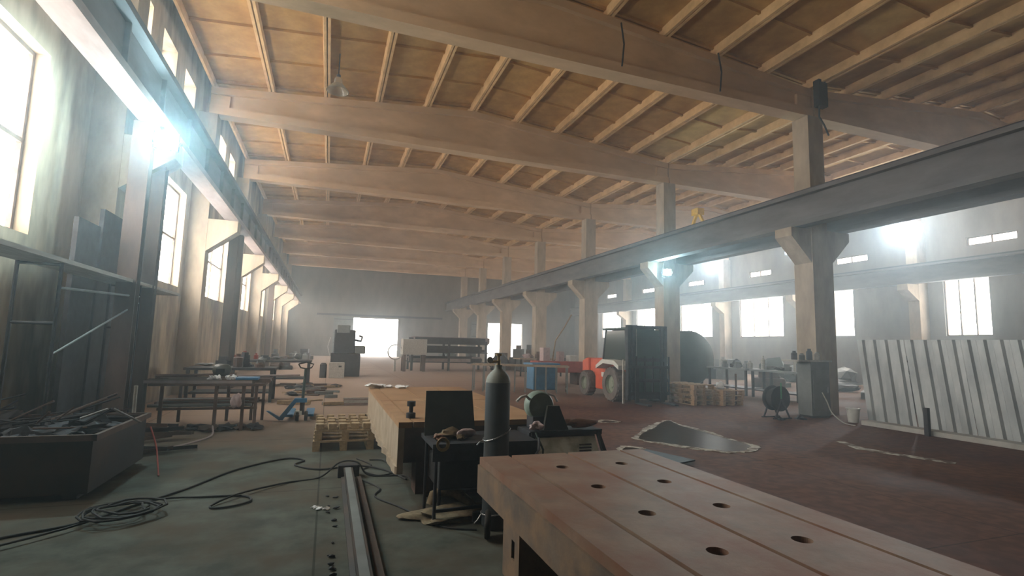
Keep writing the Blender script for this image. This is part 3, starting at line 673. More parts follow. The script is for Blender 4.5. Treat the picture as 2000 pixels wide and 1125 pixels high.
# ------------------------------------------------------------------ pallets
def pallet(wx=0.8, wy=1.2):
    """returns list of (name, MB) for a wooden pallet in local coords"""
    top = MB()
    for k in range(5):
        y = k*(wy-0.1)/4; top.box(0, wx, y, y+0.1, 0.122, 0.144)
    st = MB()
    for x in (0, wx/2-0.05, wx-0.1): st.box(x, x+0.1, 0, wy, 0.10, 0.122)
    bl = []
    for x in (0, wx/2-0.05, wx-0.1):
        for y in (0, wy/2-0.07, wy-0.14): bl.append(MB().box(x, x+0.1, y, y+0.14, 0.022, 0.10))
    bo = MB()
    for x in (0, wx/2-0.05, wx-0.1): bo.box(x, x+0.1, 0, wy, 0, 0.022)
    return top, st, bl, bo
def make_pallet(name, label, loc, rz, wood, group=None, wx=0.8, wy=1.2):
    t = thing(name, label, 'pallet', loc, rz, group)
    top, st, bl, bo = pallet(wx, wy)
    top.build('deck_boards', wood, t); st.build('stringer', wood, t)
    for b in bl: b.build('spacer_block', wood, t)
    bo.build('bottom_boards', wood, t)
    return t
pp = make_pallet('wooden_pallet', 'lower weathered pallet of the two stacked beside the tan surface plate', (-0.12, 8.02, 0), 0, M['wood'], 'pallets beside the surface plate', 0.85, 1.25)
copy_tree(pp, (-0.10, 8.05, 0.146), math.radians(-1.5), 'upper weathered pallet of the two stacked beside the tan surface plate, carrying wood blocks')
rnd = random.Random(5)
bk = None
rows = ['nearest the aisle end', 'second row', 'third row', 'far end row']
for r in range(4):
    for c in range(5):
        x = -0.04 + c*0.165 + rnd.uniform(-0.012, 0.012); y = 8.13 + r*0.3 + rnd.uniform(-0.02, 0.02); a = rnd.uniform(-0.12, 0.12)
        if bk is None:
            bk = MB().box(-0.055, 0.055, -0.07, 0.07, 0, 0.085).build('wood_block', M['wood'], None, bevel=0.006)
            tag(bk, 'short weathered wood block on the upper pallet', 'wood block', 'wood blocks on the stacked pallets')
            o = bk
        else:
            o = bk.copy(); link(o)
        o.location = (x, y, 0.292); o.rotation_euler = (0, 0, a)
for k, (x, y, z, l) in enumerate(((9.15, 12.2, 0, 'bottom orange-brown pallet of the stack beside the forklift mast'), (9.18, 12.22, 0.146, 'second orange-brown pallet of the stack beside the forklift mast'), (9.12, 12.18, 0.292, 'third orange-brown pallet of the stack beside the forklift mast'), (9.16, 12.2, 0.438, 'top orange-brown pallet of the stack beside the forklift mast'))):
    if k == 0: pq = make_pallet('wooden_pallet', l, (x+0.75, y, z), 0.05, M['wood_new'], 'pallets beside the forklift', 0.8, 1.1)
    else: copy_tree(pq, (x+0.75, y, z), 0.05+0.03*k, l)
for k, z in enumerate((0, 0.146, 0.292)):
    copy_tree(pq, (10.75, 12.0, z), 0.1-0.04*k, ['bottom', 'middle', 'top'][k] + ' pallet of the separate low stack in front of the dark tank')
tag(MB().blob((11.1, 12.5, 0.53), (0.14, 0.12, 0.1), 83, 0.3, 3, -0.09).build('white_sack', M['ragwhite'], None, True), 'small white bundle on the low pallet stack in front of the dark tank', 'bundle')

# ------------------------------------------------------------------ hand pallet truck
t = thing('pallet_truck', 'blue hand pallet truck with upright dark handle', 'pallet truck', (-0.42, 11.1, 0), math.radians(0))
MB().box(-0.30, -0.14, 0.0, 1.0, 0.07, 0.12).build('fork', M['blue'], t, bevel=0.01)
MB().box(0.08, 0.24, 0.0, 1.0, 0.07, 0.12).build('fork', M['blue'], t, bevel=0.01)
MB().prism([(-0.40, 0.06), (-0.32, 0.02), (-0.05, 0.42), (-0.12, 0.44)], -0.10, 0.0).prism([(-0.62, 0.20), (-0.58, 0.20), (-0.30, 0.03), (-0.38, 0.02)], -0.08, 0.02).box(-0.12, 0.10, -0.12, 0.0, 0.36, 0.44).build('frame', M['blue'], t)
MB().tube([(0.02, -0.06, 0.12), (0.02, -0.06, 0.42)], 0.045, 12).build('hydraulic_pump', M['dark_steel'], t, True)
MB().tube([(0.02, -0.06, 0.42), (0.04, -0.02, 1.02)], 0.028, 8).build('handle', M['dkgreen'], t, True)
MB().tube([(-0.10, -0.02, 1.10), (-0.06, -0.02, 1.03), (0.04, -0.02, 1.01), (0.14, -0.02, 1.03), (0.18, -0.02, 1.10), (0.04, -0.02, 1.14), (-0.10, -0.02, 1.10)], 0.014, 8).build('handle_grip', M['black'], t, True)
for x in (-0.06, 0.10): MB().lathe([(0.0, -0.03), (0.09, -0.03), (0.095, 0), (0.09, 0.03), (0.0, 0.03)], c=(x, -0.06, 0.096), n=18, axis='X').build('wheel', M['black'], t, True)
for x in (-0.22, 0.16): MB().lathe([(0.0, -0.03), (0.038, -0.03), (0.038, 0.03), (0.0, 0.03)], c=(x, 0.9, 0.038), n=12, axis='X').build('roller', M['black'], t, True)
MB().box(-0.10, 0.02, -0.11, -0.02, 0.12, 0.20).build('linkage', M['white'], t)

# ------------------------------------------------------------------ steel rack bench with stock, window side
t = thing('steel_rack', 'long dark steel trestle rack loaded with bars beside the windows', 'rack', (-2.75, 10.05, 0))
for x in (0.2, 1.0, 1.42, 1.62):
    for y in (0.05, 1.25): MB().box(x-0.025, x+0.025, y-0.025, y+0.025, 0, 0.76).build('leg', M['rust_dark'], t)
MB().box(0.0, 1.75, 0.0, 0.06, 0.76, 0.80).box(0.0, 1.75, 1.24, 1.30, 0.76, 0.80).box(0.0, 0.06, 0.06, 1.24, 0.76, 0.80).box(1.69, 1.75, 0.06, 1.24, 0.76, 0.80).box(0.8, 0.86, 0.06, 1.24, 0.76, 0.80).build('top_frame', M['rust_dark'], t)
MB().box(0.15, 1.65, 0.03, 0.07, 0.36, 0.40).box(0.15, 1.65, 1.23, 1.27, 0.36, 0.40).box(0.18, 0.22, 0.07, 1.23, 0.36, 0.40).box(1.0, 1.04, 0.07, 1.23, 0.36, 0.40).build('lower_frame', M['rust_dark'], t)
rnd = random.Random(9)
stock = None
for i in range(12):
    L = rnd.uniform(1.2, 2.1); y = 10.1 + i*0.09; x = -2.72 + rnd.uniform(-0.25, 0.15)
    o = MB().prism([(-0.025, 0), (0.025, 0), (0.025, 0.006), (-0.019, 0.006), (-0.019, 0.05), (-0.025, 0.05)], 0, L, 'X').build('steel_angle', M['rust_dark'] if i % 3 else M['girder_pale'])
    o.location = (x, y, 0.803); o.rotation_euler = (0, 0, rnd.uniform(-0.02, 0.02))
    tag(o, 'steel angle bar on top of the trestle rack, %s from the scrap bin side' % ord_[i], 'steel bar', 'steel bars on top of the trestle rack')
for i in range(10):
    L = rnd.uniform(1.2, 1.6); y = 10.15 + i*0.11; x = -2.66 + rnd.uniform(-0.1, 0.1)
    o = MB().tube([(0, 0, 0), (L, 0, 0)], 0.028, 8).build('steel_pipe', M['rust_dark'] if i % 4 else M['grey_cab'], None, True)
    o.location = (x, y, 0.43)
    tag(o, 'steel pipe low in the trestle rack, %s from the scrap bin side' % ord_[i], 'steel pipe', 'steel pipes low in the trestle rack')
tag(MB().tube([(-1.9, 10.75, 0.885), (-0.47, 10.82, 0.90)], 0.016, 8).build('pale_rod', M['girder_pale'], None, True), 'long pale rod overhanging the trestle rack towards the pallet truck', 'rod')
tag(MB().tube([(-2.75, 10.4, 0.91), (-1.6, 11.0, 0.90)], 0.022, 8).build('brown_pipe', M['rust_dark'], None, True), 'rust-brown pipe laid diagonally on top of the trestle rack', 'pipe')
t = thing('welding_helmet', 'dark welding helmet on top of the trestle rack', 'helmet', (-1.78, 10.62, 0.86))
MB().blob((0, 0, 0.13), (0.15, 0.13, 0.12), 91, 0.12, 3, -0.1).build('shell', M['plate_grey'], t, True)
MB().box(-0.07, 0.07, -0.15, -0.125, 0.10, 0.17).build('visor', M['black'], t)
for i, (x, y, s) in enumerate(((-1.86, 10.2, 0.05), (-1.75, 10.18, 0.045), (-1.60, 10.2, 0.04), (-1.52, 10.22, 0.045))):
    tag(MB().blob((x, y, 0.855+s*0.75), (s, s*0.8, s), 95+i, 0.55, 3, -s*0.72).build('white_glove', M['ragwhite'], None, True), 'crumpled white glove on the trestle rack', 'glove', 'white gloves on the trestle rack')
tag(MB().box(-1.48, -1.12, 10.12, 10.42, 0.855, 0.90).build('teal_case', M['blue'], None, bevel=0.01), 'flat teal tool case at the aisle end of the trestle rack', 'case')
tag(MB().blob((-1.42, 10.0, 0.52), (0.08, 0.06, 0.13), 99, 0.3, 3).build('hanging_cloth', M['rag'], None, True), 'pale cloth hanging at the side of the trestle rack', 'cloth')
for i in range(7):
    x = -2.55+i*0.24; tag(MB().blob((x, 10.1+0.08*(i % 3), 0.05), (0.14, 0.16, 0.05), 110+i, 0.5, 2, -0.048).build('scrap_piece', M['rust_dark'] if i % 2 else M['dark_steel']), 'dark scrap lump on the floor below the trestle rack', 'scrap', 'scrap under the trestle rack')

# ------------------------------------------------------------------ scrap bin at the window wall
t = thing('scrap_bin', 'big dark steel scrap bin heaped with rods and tangled metal', 'bin', (-3.82, 6.2, 0))
MB().box(0, 1.72, 0, 0.02, 0.06, 0.60).build('front_wall', M['bin'], t)
MB().box(0, 1.72, 1.55, 1.57, 0.06, 0.60).build('rear_wall', M['bin'], t)
MB().box(1.70, 1.72, 0.02, 1.55, 0.06, 0.60).build('side_wall', M['bin'], t)
MB().box(0, 0.02, 0.02, 1.55, 0.06, 0.60).build('side_wall', M['bin'], t)
MB().box(-0.0, 1.75, -0.03, 0.0, 0.56, 0.62).box(1.72, 1.76, -0.03, 1.6, 0.56, 0.62).box(0, 1.72, 1.57, 1.6, 0.56, 0.62).build('rim', M['rust_dark'], t)
MB().box(0.02, 1.70, 0.02, 1.55, 0.06, 0.08).build('bin_floor', M['bin'], t)
for x in (0.1, 1.5): MB().box(x, x+0.12, 0.05, 1.5, 0, 0.06).build('skid', M['bin'], t)
heap = MB(); rnd = random.Random(13)
for i in range(26):
    heap.blob((-3.82+rnd.uniform(0.2, 1.55), 6.2+rnd.uniform(0.2, 1.4), 0.46+rnd.uniform(0, 0.16)), (rnd.uniform(0.08, 0.2), rnd.uniform(0.08, 0.2), rnd.uniform(0.04, 0.1)), 200+i, 0.6, 2)
tag(heap.build('swarf', M['dark_steel']), 'dark tangled swarf filling the scrap bin', 'swarf', kind='stuff')
for i in range(26):
    a = rnd.uniform(-1.2, 1.2); L = rnd.uniform(0.35, 1.0); x = -3.82+rnd.uniform(0.25, 1.5); y = 6.2+rnd.uniform(0.25, 1.3); z = rnd.uniform(0.6, 0.72)
    el = rnd.uniform(-0.1, 0.45)
    d = Vector((math.cos(a)*math.cos(el), math.sin(a)*math.cos(el)*0.6, math.sin(el)))*L*0.5
    c = Vector((x, y, z + abs(d.z)*0.8))
    tag(MB().tube([c-d, c+d], rnd.choice([0.008, 0.011, 0.016]), 6).build('scrap_rod', M['dark_steel'] if i % 3 else M['rust_dark']), 'dark scrap rod sticking out of the bin', 'rod', 'scrap rods in the bin')
for i, (a, b) in enumerate((((-2.42, 6.75, 0.70), (-2.2, 6.8, 0.79)), ((-2.15, 6.8, 0.79), (-1.9, 6.85, 0.63)), ((-3.1, 6.5, 0.84), (-3.08, 6.5, 0.74)))):
    tag(MB().tube([a, b], 0.012, 8).build('bright_rod', M['chain'], None, True), ['bright metal rod rising to the bin corner', 'bright metal rod sloping down over the bin corner', 'short bright bolt on the scrap heap'][i], 'rod')
rnd = random.Random(17)
for i in range(14):
    a = rnd.uniform(-0.4, 0.9); L = rnd.uniform(0.4, 1.1); x = rnd.uniform(-2.7, -2.1); y = rnd.uniform(8.0, 9.4); z = 0.02+0.02*i
    o = MB().prism([(-0.03, 0), (0.03, 0), (0.03, 0.008), (-0.02, 0.008), (-0.02, 0.05), (-0.03, 0.05)], -L/2, L/2, 'X').build('scrap_bar', M['rust_dark'] if i % 2 else M['dark_steel'])
    o.location = (x, y, z); o.rotation_euler = (0, 0, a)
    tag(o, 'dark angle offcut piled on the floor between the scrap bin and the trestle rack', 'offcut', 'offcuts between bin and rack')
hose('red_cable', 'thin dark red cable drooping to the floor in front of the scrap bin', [(-1.95, 7.4, 0.5), (-1.85, 7.3, 0.3), (-1.78, 7.15, 0.14), (-1.72, 7.0, 0.012)], 0.009, M['red'], 'cable')

# posts under the girder, scaffold, dark panels added to fill the dark recess at the wall
def hpost(x, y, label):
    t = thing('steel_post', label, 'post', (x, y, 0))
    m = MB(); m.box(-0.13, 0.13, -0.09, -0.075, 0.02, 4.925); m.box(-0.13, 0.13, 0.075, 0.09, 0.02, 4.925); m.box(-0.01, 0.01, -0.075, 0.075, 0.02, 4.925)
    m.build('post_profile', M['steel_post'], t)
    MB().box(-0.2, 0.2, -0.16, 0.16, 0, 0.02).build('base_plate', M['steel_post'], t)
hpost(-2.93, 9.3, 'brown steel post under the crane girder, beside the dark sheets')
hpost(-2.95, 10.2, 'brown steel post under the crane girder, on the tall window side of its twin')
hpost(-2.95, 17.75, 'brown steel post under the crane girder, beyond the trestle rack')
hpost(-2.95, 18.65, 'brown steel post under the crane girder, second of the pair beyond the trestle rack')
hpost(-2.95, 29.4, 'brown steel post under the crane girder, far down the window wall')
for i, (y0, w, hgt) in enumerate(((8.55, 0.72, 3.2), (9.35, 0.95, 3.5))):
    tag(MB().box(-3.40, -3.34, y0, y0+w, 0, hgt).build('steel_sheet', M['dark_steel']), ['tall dark steel sheet standing at the wall behind the scrap bin', 'taller dark steel sheet standing against the column beside the steel post'][i], 'sheet')
tag(MB().tube([(-2.26, 7.85, 0), (-2.27, 7.85, 0.95)], 0.022, 8).build('pale_pole', M['plank'], None, True), 'short pale pole standing at the corner of the scrap bin', 'pole')
t = thing('scaffold', 'light tube scaffold carrying a grey plank along the window wall', 'scaffold', (-3.0, 6.2, 0))
for y in (0.9, 3.47):
    for x in (-0.28, 0.12): MB().tube([(x, y, 0), (x, y, 2.38)], 0.02, 8).build('upright', M['dark_steel'], t, True)
    for z in (2.36, 1.7): MB().tube([(-0.28, y, z), (0.12, y, z)], 0.017, 8).build('ledger', M['dark_steel'], t, True)
MB().tube([(0.12, 0.9, 2.1), (0.12, 3.47, 2.2)], 0.015, 8).build('ledger', M['grey_cab'], t, True)
MB().tube([(0.12, 0.9, 1.35), (0.12, 3.47, 2.1)], 0.012, 8).build('diagonal', M['grey_cab'], t, True)
MB().box(-0.30, 0.16, -0.4, 5.6, 2.382, 2.43).build('plank', M['plank'], t)

# ------------------------------------------------------------------ forklift
t = thing('forklift', 'orange and white rough terrain forklift with dark mast, parked in the main aisle', 'forklift', (8.75, 12.75, 0), math.radians(-2))
def wheel(x, y, r, w, nm='wheel'):
    wh = MB().lathe([(r*0.55, -w/2), (r*0.93, -w/2), (r, -w*0.32), (r, w*0.32), (r*0.93, w/2), (r*0.55, w/2), (r*0.55, -w/2)], c=(x, y, r), n=32, axis='X', caps=False).build(nm, M['tyre'], t, True)
    tr = MB()
    for k in range(20):
        a = 2*math.pi*k/20; Mx = Matrix.Translation((x, y, r)) @ Matrix.Rotation(a, 4, 'X')
        tr.box(-w*0.42, w*0.42, -0.03, 0.03, r*0.97, r*1.03, Mx)
    tr.build('tread', M['tyre'], wh)
    MB().lathe([(0, -w*0.3), (r*0.2, -w*0.34), (r*0.25, -w*0.25), (r*0.5, -w*0.2), (r*0.56, -w*0.46), (r*0.56, w*0.46), (0, w*0.3)], c=(x, y, r), n=24, axis='X').build('hub', M['hub'], wh, True)
for s in (-1, 1):
    wheel(s*0.66, 0.75, 0.50, 0.36); wheel(s*0.64, 2.62, 0.40, 0.28)
# chassis, rear counterweight, hood
MB().prism([(0.45, 0.42), (1.15, 0.42), (1.2, 0.30), (2.2, 0.30), (2.25, 0.60), (3.05, 0.62), (3.10, 0.95), (2.9, 1.20), (1.95, 1.22), (1.55, 1.02), (1.35, 1.10), (0.5, 1.10)], -0.47, 0.47, 'X').build('chassis', M['orange'], t, bevel=0.03)
for a in (-0.60, 0.472): MB().box(a, a+0.128, 1.35, 2.15, 0.26, 0.92).build('side_tank', M['orange'], t, bevel=0.03)
MB().prism([(2.75, 0.55), (3.25, 0.62), (3.25, 1.12), (2.95, 1.22), (2.75, 1.22)], -0.55, 0.55, 'X').build('counterweight', M['orange'], t, bevel=0.05)
for s in (-1, 1):
    MB().prism([(0.2, 0.95), (0.2, 1.07), (0.45, 1.2), (1.2, 1.22), (1.62, 1.02), (1.62, 0.92), (1.15, 1.10), (0.5, 1.08)], s*0.86 if s < 0 else 0.46, -0.46 if s < 0 else 0.86, 'X').build('fender', M['white'], t)
MB().box(-0.604, -0.6005, 1.5, 1.72, 0.66, 0.80).build('decal', M['white'], t)
# cab
for s in (-1, 1):
    MB().bar((s*0.42, 0.45, 1.1), (s*0.42, 0.52, 2.12), 0.06, 0.06).bar((s*0.42, 1.95, 1.1), (s*0.42, 1.75, 2.12), 0.06, 0.06).build('cab_pillar', M['dark_steel'], t)
MB().box(-0.5, 0.5, 0.42, 1.88, 2.12, 2.19).build('cab_roof', M['dkgreen'], t, bevel=0.02)
MB().box(-0.22, 0.22, 1.30, 1.72, 1.1, 1.22).box(-0.22, 0.22, 1.66, 1.78, 1.22, 1.75).build('seat', M['black'], t, bevel=0.03)
MB().bar((0, 0.55, 1.1), (0, 0.75, 1.45), 0.05, 0.05).build('steering_column', M['black'], t)
MB().lathe([(0.16, -0.012), (0.175, 0), (0.16, 0.012), (0.15, 0), (0.16, -0.012)], c=(0, 0.76, 1.46), n=20, caps=False).build('steering_wheel', M['black'], t, True)
MB().box(-0.4, 0.4, 0.5, 0.56, 1.1, 1.45).build('dashboard', M['dark_steel'], t)
# mast: two tall channels, cylinders, carriage and forks
mst = MB()
for s in (-1, 1):
    mst.box(s*0.60-0.05, s*0.60+0.05, 0.02, 0.16, 0.10, 2.24); mst.box(s*0.47-0.04, s*0.47+0.04, 0.0, 0.12, 0.12, 2.20)
mst.box(-0.65, 0.65, 0.03, 0.13, 2.14, 2.24); mst.box(-0.6, 0.6, 0.04, 0.12, 0.14, 0.28); mst.box(-0.55, 0.55, 0.03, 0.11, 1.2, 1.3)
mst.build('mast', M['dark_steel'], t)
for s in (-1, 1): MB().tube([(s*0.22, 0.1, 0.2), (s*0.22, 0.1, 1.9)], 0.035, 10).build('lift_cylinder', M['grey_cab'], t, True)
MB().tube([(-0.36, 0.06, 0.3), (-0.36, 0.06, 2.15)], 0.02, 8).build('mast_chain', M['plank'], t, True)
c = MB()
for z in (0.25, 0.62, 1.0): c.box(-0.68, 0.68, -0.06, -0.02, z, z+0.09)
for x in (-0.66, -0.4, -0.13, 0.13, 0.4, 0.66): c.box(x-0.02, x+0.02, -0.055, -0.02, 0.25, 1.35)
c.build('carriage', M['black'], t)
for s in (-1, 1): MB().box(s*0.42-0.06, s*0.42+0.06, -0.11, -0.065, 0.04, 1.0).box(s*0.42-0.06, s*0.42+0.06, -0.75, -0.11, 0.02, 0.06).build('fork', M['black'], t)
MB().box(-0.42, 0.42, 0.05, 0.09, 0.3, 2.12).build('mast_shield', M['dkgreen'], t)
for s in (-1, 1): MB().prism([(0.50, 1.12), (1.88, 1.12), (1.74, 2.1), (0.56, 2.1)], s*0.43-0.006, s*0.43+0.006, 'X').build('cab_window', M['tint'], t)
MB().box(-0.40, 0.40, 1.84, 1.86, 1.2, 2.1).build('rear_window', M['tint'], t)
MB().box(-0.83, -0.79, -0.02, 0.02, 0.02, 1.25).build('marker_pole', M['plank'], t)

# tank behind pallets
t = thing('storage_tank', 'huge dark green horizontal tank lying behind the middle columns', 'tank', (14.0, 17.0, 0))
MB().lathe([(0.0, -1.9), (0.5, -1.87), (0.95, -1.72), (1.12, -1.45), (1.12, 1.45), (0.95, 1.72), (0.5, 1.87), (0, 1.9)], c=(0, 1.9, 1.22), n=40, axis='Y').build('shell', M['dkgreen'], t, True)
for y in (0.8, 3.0): MB().prism([(-0.8, 0), (0.8, 0), (0.95, 0.62), (0.5, 0.25), (-0.5, 0.25), (-0.95, 0.62)], y-0.08, y+0.08).build('saddle', M['dark_steel'], t)
for y in (0.6, 3.2):
    MB().lathe([(1.125, -0.03), (1.14, -0.03), (1.14, 0.03), (1.125, 0.03), (1.125, -0.03)], c=(0, y, 1.22), n=40, axis='Y', caps=False).build('band', M['dark_steel'], t, True)

# ------------------------------------------------------------------ roller table with many legs
t = thing('roller_table', 'long pale roller conveyor table with many thin legs, behind the gas cylinder', 'conveyor', (4.6, 16.9, 0), math.atan2(-1.2, 3.1))
L = 3.3
MB().box(0, L, 0, 0.05, 0.86, 0.92).box(0, L, 0.55, 0.60, 0.86, 0.92).build('side_rail', M['rust_pale'], t)
for k in range(10):
    x = 0.06+k*(L-0.12)/9; MB().box(x-0.02, x+0.02, 0.005, 0.045, 0, 0.86).box(x-0.02, x+0.02, 0.555, 0.595, 0, 0.86).box(x-0.02, x+0.02, 0.045, 0.555, 0.12, 0.15).build('leg', M['grey_cab'], t)
    MB().tube([(x, 0.05, 0.89), (x, 0.55, 0.89)], 0.03, 10).build('roller', M['grey_cab'], t, True)
tag(MB().box(7.0, 7.9, 17.2, 17.9, 0.0, 0.85).box(6.9, 8.0, 17.1, 18.0, 0.85, 0.95).build('blue_machine', M['blue'], None, bevel=0.02), 'blue cabinet machine behind the end of the roller conveyor', 'machine')
t = thing('red_machine', 'low red machine with pale fittings behind the forklift rear', 'machine', (8.0, 19.2, 0))
MB().box(0, 2.2, 0, 0.9, 0.5, 0.95).build('bed', M['red'], t, bevel=0.03)
for x in (0.1, 1.8): MB().box(x, x+0.3, 0.1, 0.8, 0, 0.5).build('foot', M['rust_dark'], t)
MB().box(0.3, 0.6, 0.2, 0.6, 0.95, 1.5).box(1.0, 1.25, 0.2, 0.5, 0.95, 1.35).build('head', M['rag'], t, bevel=0.02)
MB().box(1.5, 1.9, 0.2, 0.6, 0.95, 1.2).build('control_box', M['white'], t, bevel=0.02)
MB().tube([(0.8, 0.4, 0.95), (0.9, 0.35, 1.8), (1.3, 0.3, 2.4), (1.6, 0.3, 2.9)], 0.03, 8).build('hose_arm', M['wood'], t, True)

# far machines in the main aisle
t = thing('press_machine', 'tall dark machine cabinet standing just beside the bright main gate', 'machine', (0.15, 23.6, 0))
MB().box(0.0, 1.25, 0.3, 1.4, 0.0, 1.0).build('base', M['dark_steel'], t, bevel=0.03)
MB().box(0.1, 1.0, 0.4, 1.3, 1.0, 2.05).build('column', M['dark_steel'], t, bevel=0.05)
MB().box(0.2, 0.75, 0.3, 0.45, 1.9, 2.25).build('head', M['grey_cab'], t, bevel=0.03)
MB().tube([(1.0, 0.6, 1.6), (1.25, 0.6, 1.55), (1.3, 0.6, 1.75), (1.15, 0.6, 1.8)], 0.05, 8).build('arm', M['dark_steel'], t, True)
MB().tube([(-0.05, 0.4, 0.9), (-0.15, 0.4, 1.3), (-0.05, 0.4, 1.7)], 0.02, 6).build('cable', M['white'], t, True)
MB().box(1.0, 1.45, 0.4, 1.2, 1.0, 1.35).build('side_housing', M['grey_cab'], t, bevel=0.03)
t = thing('control_cabinet', 'pale grey box in front of the tall dark machine', 'cabinet', (0.10, 22.9, 0))
MB().box(0, 0.62, 0, 0.4, 0.0, 0.64).build('body', M['plank'], t, bevel=0.01)
MB().box(0.38, 0.5, -0.01, 0, 0.45, 0.52).build('vent', M['dark_steel'], t)
tag(MB().lathe([(0.0, 0), (0.14, 0), (0.14, 0.55), (0.08, 0.62), (0, 0.62)], c=(-0.12, 23.1, 0), n=16).build('small_cylinder', M['dark_steel'], None, True), 'small dark gas bottle beside the pale grey box', 'gas bottle')

t = thing('pipe_rack', 'long low rack of stacked profiles to the aisle side of the main gate', 'rack', (4.3, 29.0, 0))
for x in (0.1, 2.2, 4.4):
    MB().box(x, x+0.12, 0, 0.12, 0, 1.7).build('upright', M['dark_steel'], t); MB().box(x, x+0.12, 1.5, 1.62, 0, 1.7).build('upright', M['dark_steel'], t)
for z in (0.5, 1.05, 1.55): MB().box(0, 4.6, 0.0, 0.1, z-0.05, z).box(0, 4.6, 1.5, 1.6, z-0.05, z).build('shelf_beam', M['dark_steel'], t)
rnd = random.Random(31)
for k in range(3):
    for j in range(8):
        z = (0.5, 1.05, 1.55)[k]+0.003; y = 29.05+j*0.19; L = rnd.uniform(3.4, 4.5)
        o = MB().box(0, L, 0, 0.12, 0, rnd.uniform(0.16, 0.36)).build('steel_profile', M['girder_pale'] if (j+k) % 3 == 0 else M['dark_steel'])
        o.location = (4.32+rnd.uniform(0, 0.3), y, z)
        tag(o, 'steel profile on the %s shelf of the far pipe rack, %s from its front' % (('bottom', 'middle', 'top')[k], ord_[j]), 'profile', 'profiles on the %s shelf of the far pipe rack' % ('bottom', 'middle', 'top')[k])
t = thing('pale_crate', 'pale wooden crate at the gate end of the far pipe rack', 'crate', (3.8, 28.0, 0.0))
MB().box(0, 1.3, 0, 0.9, 0.9, 1.75).build('box', M['plank'], t, bevel=0.02)
for x in (0.05, 1.1):
    for y in (0.05, 0.7): MB().box(x, x+0.15, y, y+0.15, 0, 0.9).build('leg', M['rust_dark'], t)
c = MB().lathe([(0.36, -0.03), (0.42, -0.03), (0.42, 0.03), (0.36, 0.03), (0.36, -0.03)], c=(3.45, 28.3, 1.02), n=28, axis='Y', caps=False)
c.box(3.4, 3.5, 28.2, 28.4, 0, 0.6)
tag(c.build('hand_wheel', M['plank'], None, True), 'pale ring wheel on a short stand silhouetted at the main gate', 'wheel')

def workbench(name, label, loc, rz, L, W, H, top, leg, cat='workbench', group=None):
    t = thing(name, label, cat, loc, rz, group)
    MB().box(0, L, 0, W, H-0.06, H).build('bench_top', top, t)
    for x in (0.05, L-0.12):
        for y in (0.05, W-0.12): MB().box(x, x+0.07, y, y+0.07, 0, H-0.06).build('leg', leg, t)
    MB().box(0.12, L-0.12, 0.1, W-0.1, 0.22, 0.26).build('lower_shelf', leg, t)
    return t
# benches and clutter far along the windows and at the column line
workbench('workbench', 'dark workbench against the window wall beyond the trestle rack', (-3.2, 14.2, 0), 0, 2.0, 1.0, 0.85, M['dark_steel'], M['dark_steel'])
workbench('workbench', 'dark workbench further along the window wall towards the gate', (-3.1, 19.0, 0), 0, 2.6, 1.2, 0.85, M['dark_steel'], M['dark_steel'])
workbench('workbench', 'pale topped workbench beyond the forklift in line with the middle columns', (9.2, 24.5, 0), 0, 2.4, 1.0, 0.9, M['rust_pale'], M['dark_steel'])
rnd = random.Random(41)
def clutter(x0, x1, y0, y1, z, n, group, label, mats, smin=0.1, smax=0.35, hmax=0.4):
    for i in range(n):
        x = rnd.uniform(x0, x1); y = rnd.uniform(y0, y1); w, d, h = rnd.uniform(smin, smax), rnd.uniform(smin, smax), rnd.uniform(0.08, hmax)
        k = i % 3; m = mats[i % len(mats)]
        if k == 0: b = MB().box(-w/2, w/2, -d/2, d/2, 0, h*0.6).box(-w/3, w/3, -d/3, d/3, h*0.6, h); nm = 'machine_part'
        elif k == 1: b = MB().lathe([(0, 0), (w*0.4, 0), (w*0.4, h*0.7), (w*0.2, h*0.8), (w*0.2, h), (0, h)], n=14); nm = 'steel_canister'
        else: b = MB().blob((0, 0, h*0.35), (w*0.6, d*0.6, h*0.4), 300+i, 0.5, 2, -h*0.34); nm = 'scrap_piece'
        o = b.build(nm, M[m]); o.location = (x, y, z); o.rotation_euler = (0, 0, rnd.uniform(0, 1.5))
        tag(o, label, 'machine part' if k == 0 else ('canister' if k == 1 else 'scrap'), group + [' (boxes)', ' (canisters)', ' (lumps)'][k])
        o['label'] = [label + ', boxy', label + ', round', label + ', lumpy'][k]
clutter(-3.1, -1.3, 14.3, 15.1, 0.853, 7, 'clutter on the first dark bench', 'dark workshop part on the bench beyond the trestle rack', ['dark_steel', 'rust_dark', 'grey_cab'])
clutter(-3.0, -0.6, 19.1, 20.1, 0.853, 8, 'clutter on the second dark bench', 'workshop part on the dark bench towards the gate', ['dark_steel', 'red', 'grey_cab'])
clutter(9.3, 11.4, 24.6, 25.4, 0.903, 7, 'clutter on the pale bench', 'workshop part on the pale bench beyond the forklift', ['red', 'dark_steel', 'rag', 'rust_dark'])
clutter(8.2, 10.0, 19.3, 20.0, 0.955, 4, 'fittings on the red machine', 'fitting lying on the red machine', ['red', 'rust_dark'], 0.1, 0.2, 0.25)
clutter(9.0, 11.8, 27.0, 44.0, 0.0, 14, 'machines in the distance', 'dark machine part standing far down the main aisle', ['dark_steel', 'grey_cab', 'dkgreen', 'rust_dark'], 0.6, 1.1, 1.5)
clutter(-3.1, -1.5, 23.0, 46.0, 0.0, 12, 'machines along the window wall', 'dark machine part far along the window wall', ['dark_steel', 'grey_cab', 'rust_dark'], 0.5, 1.0, 1.0)

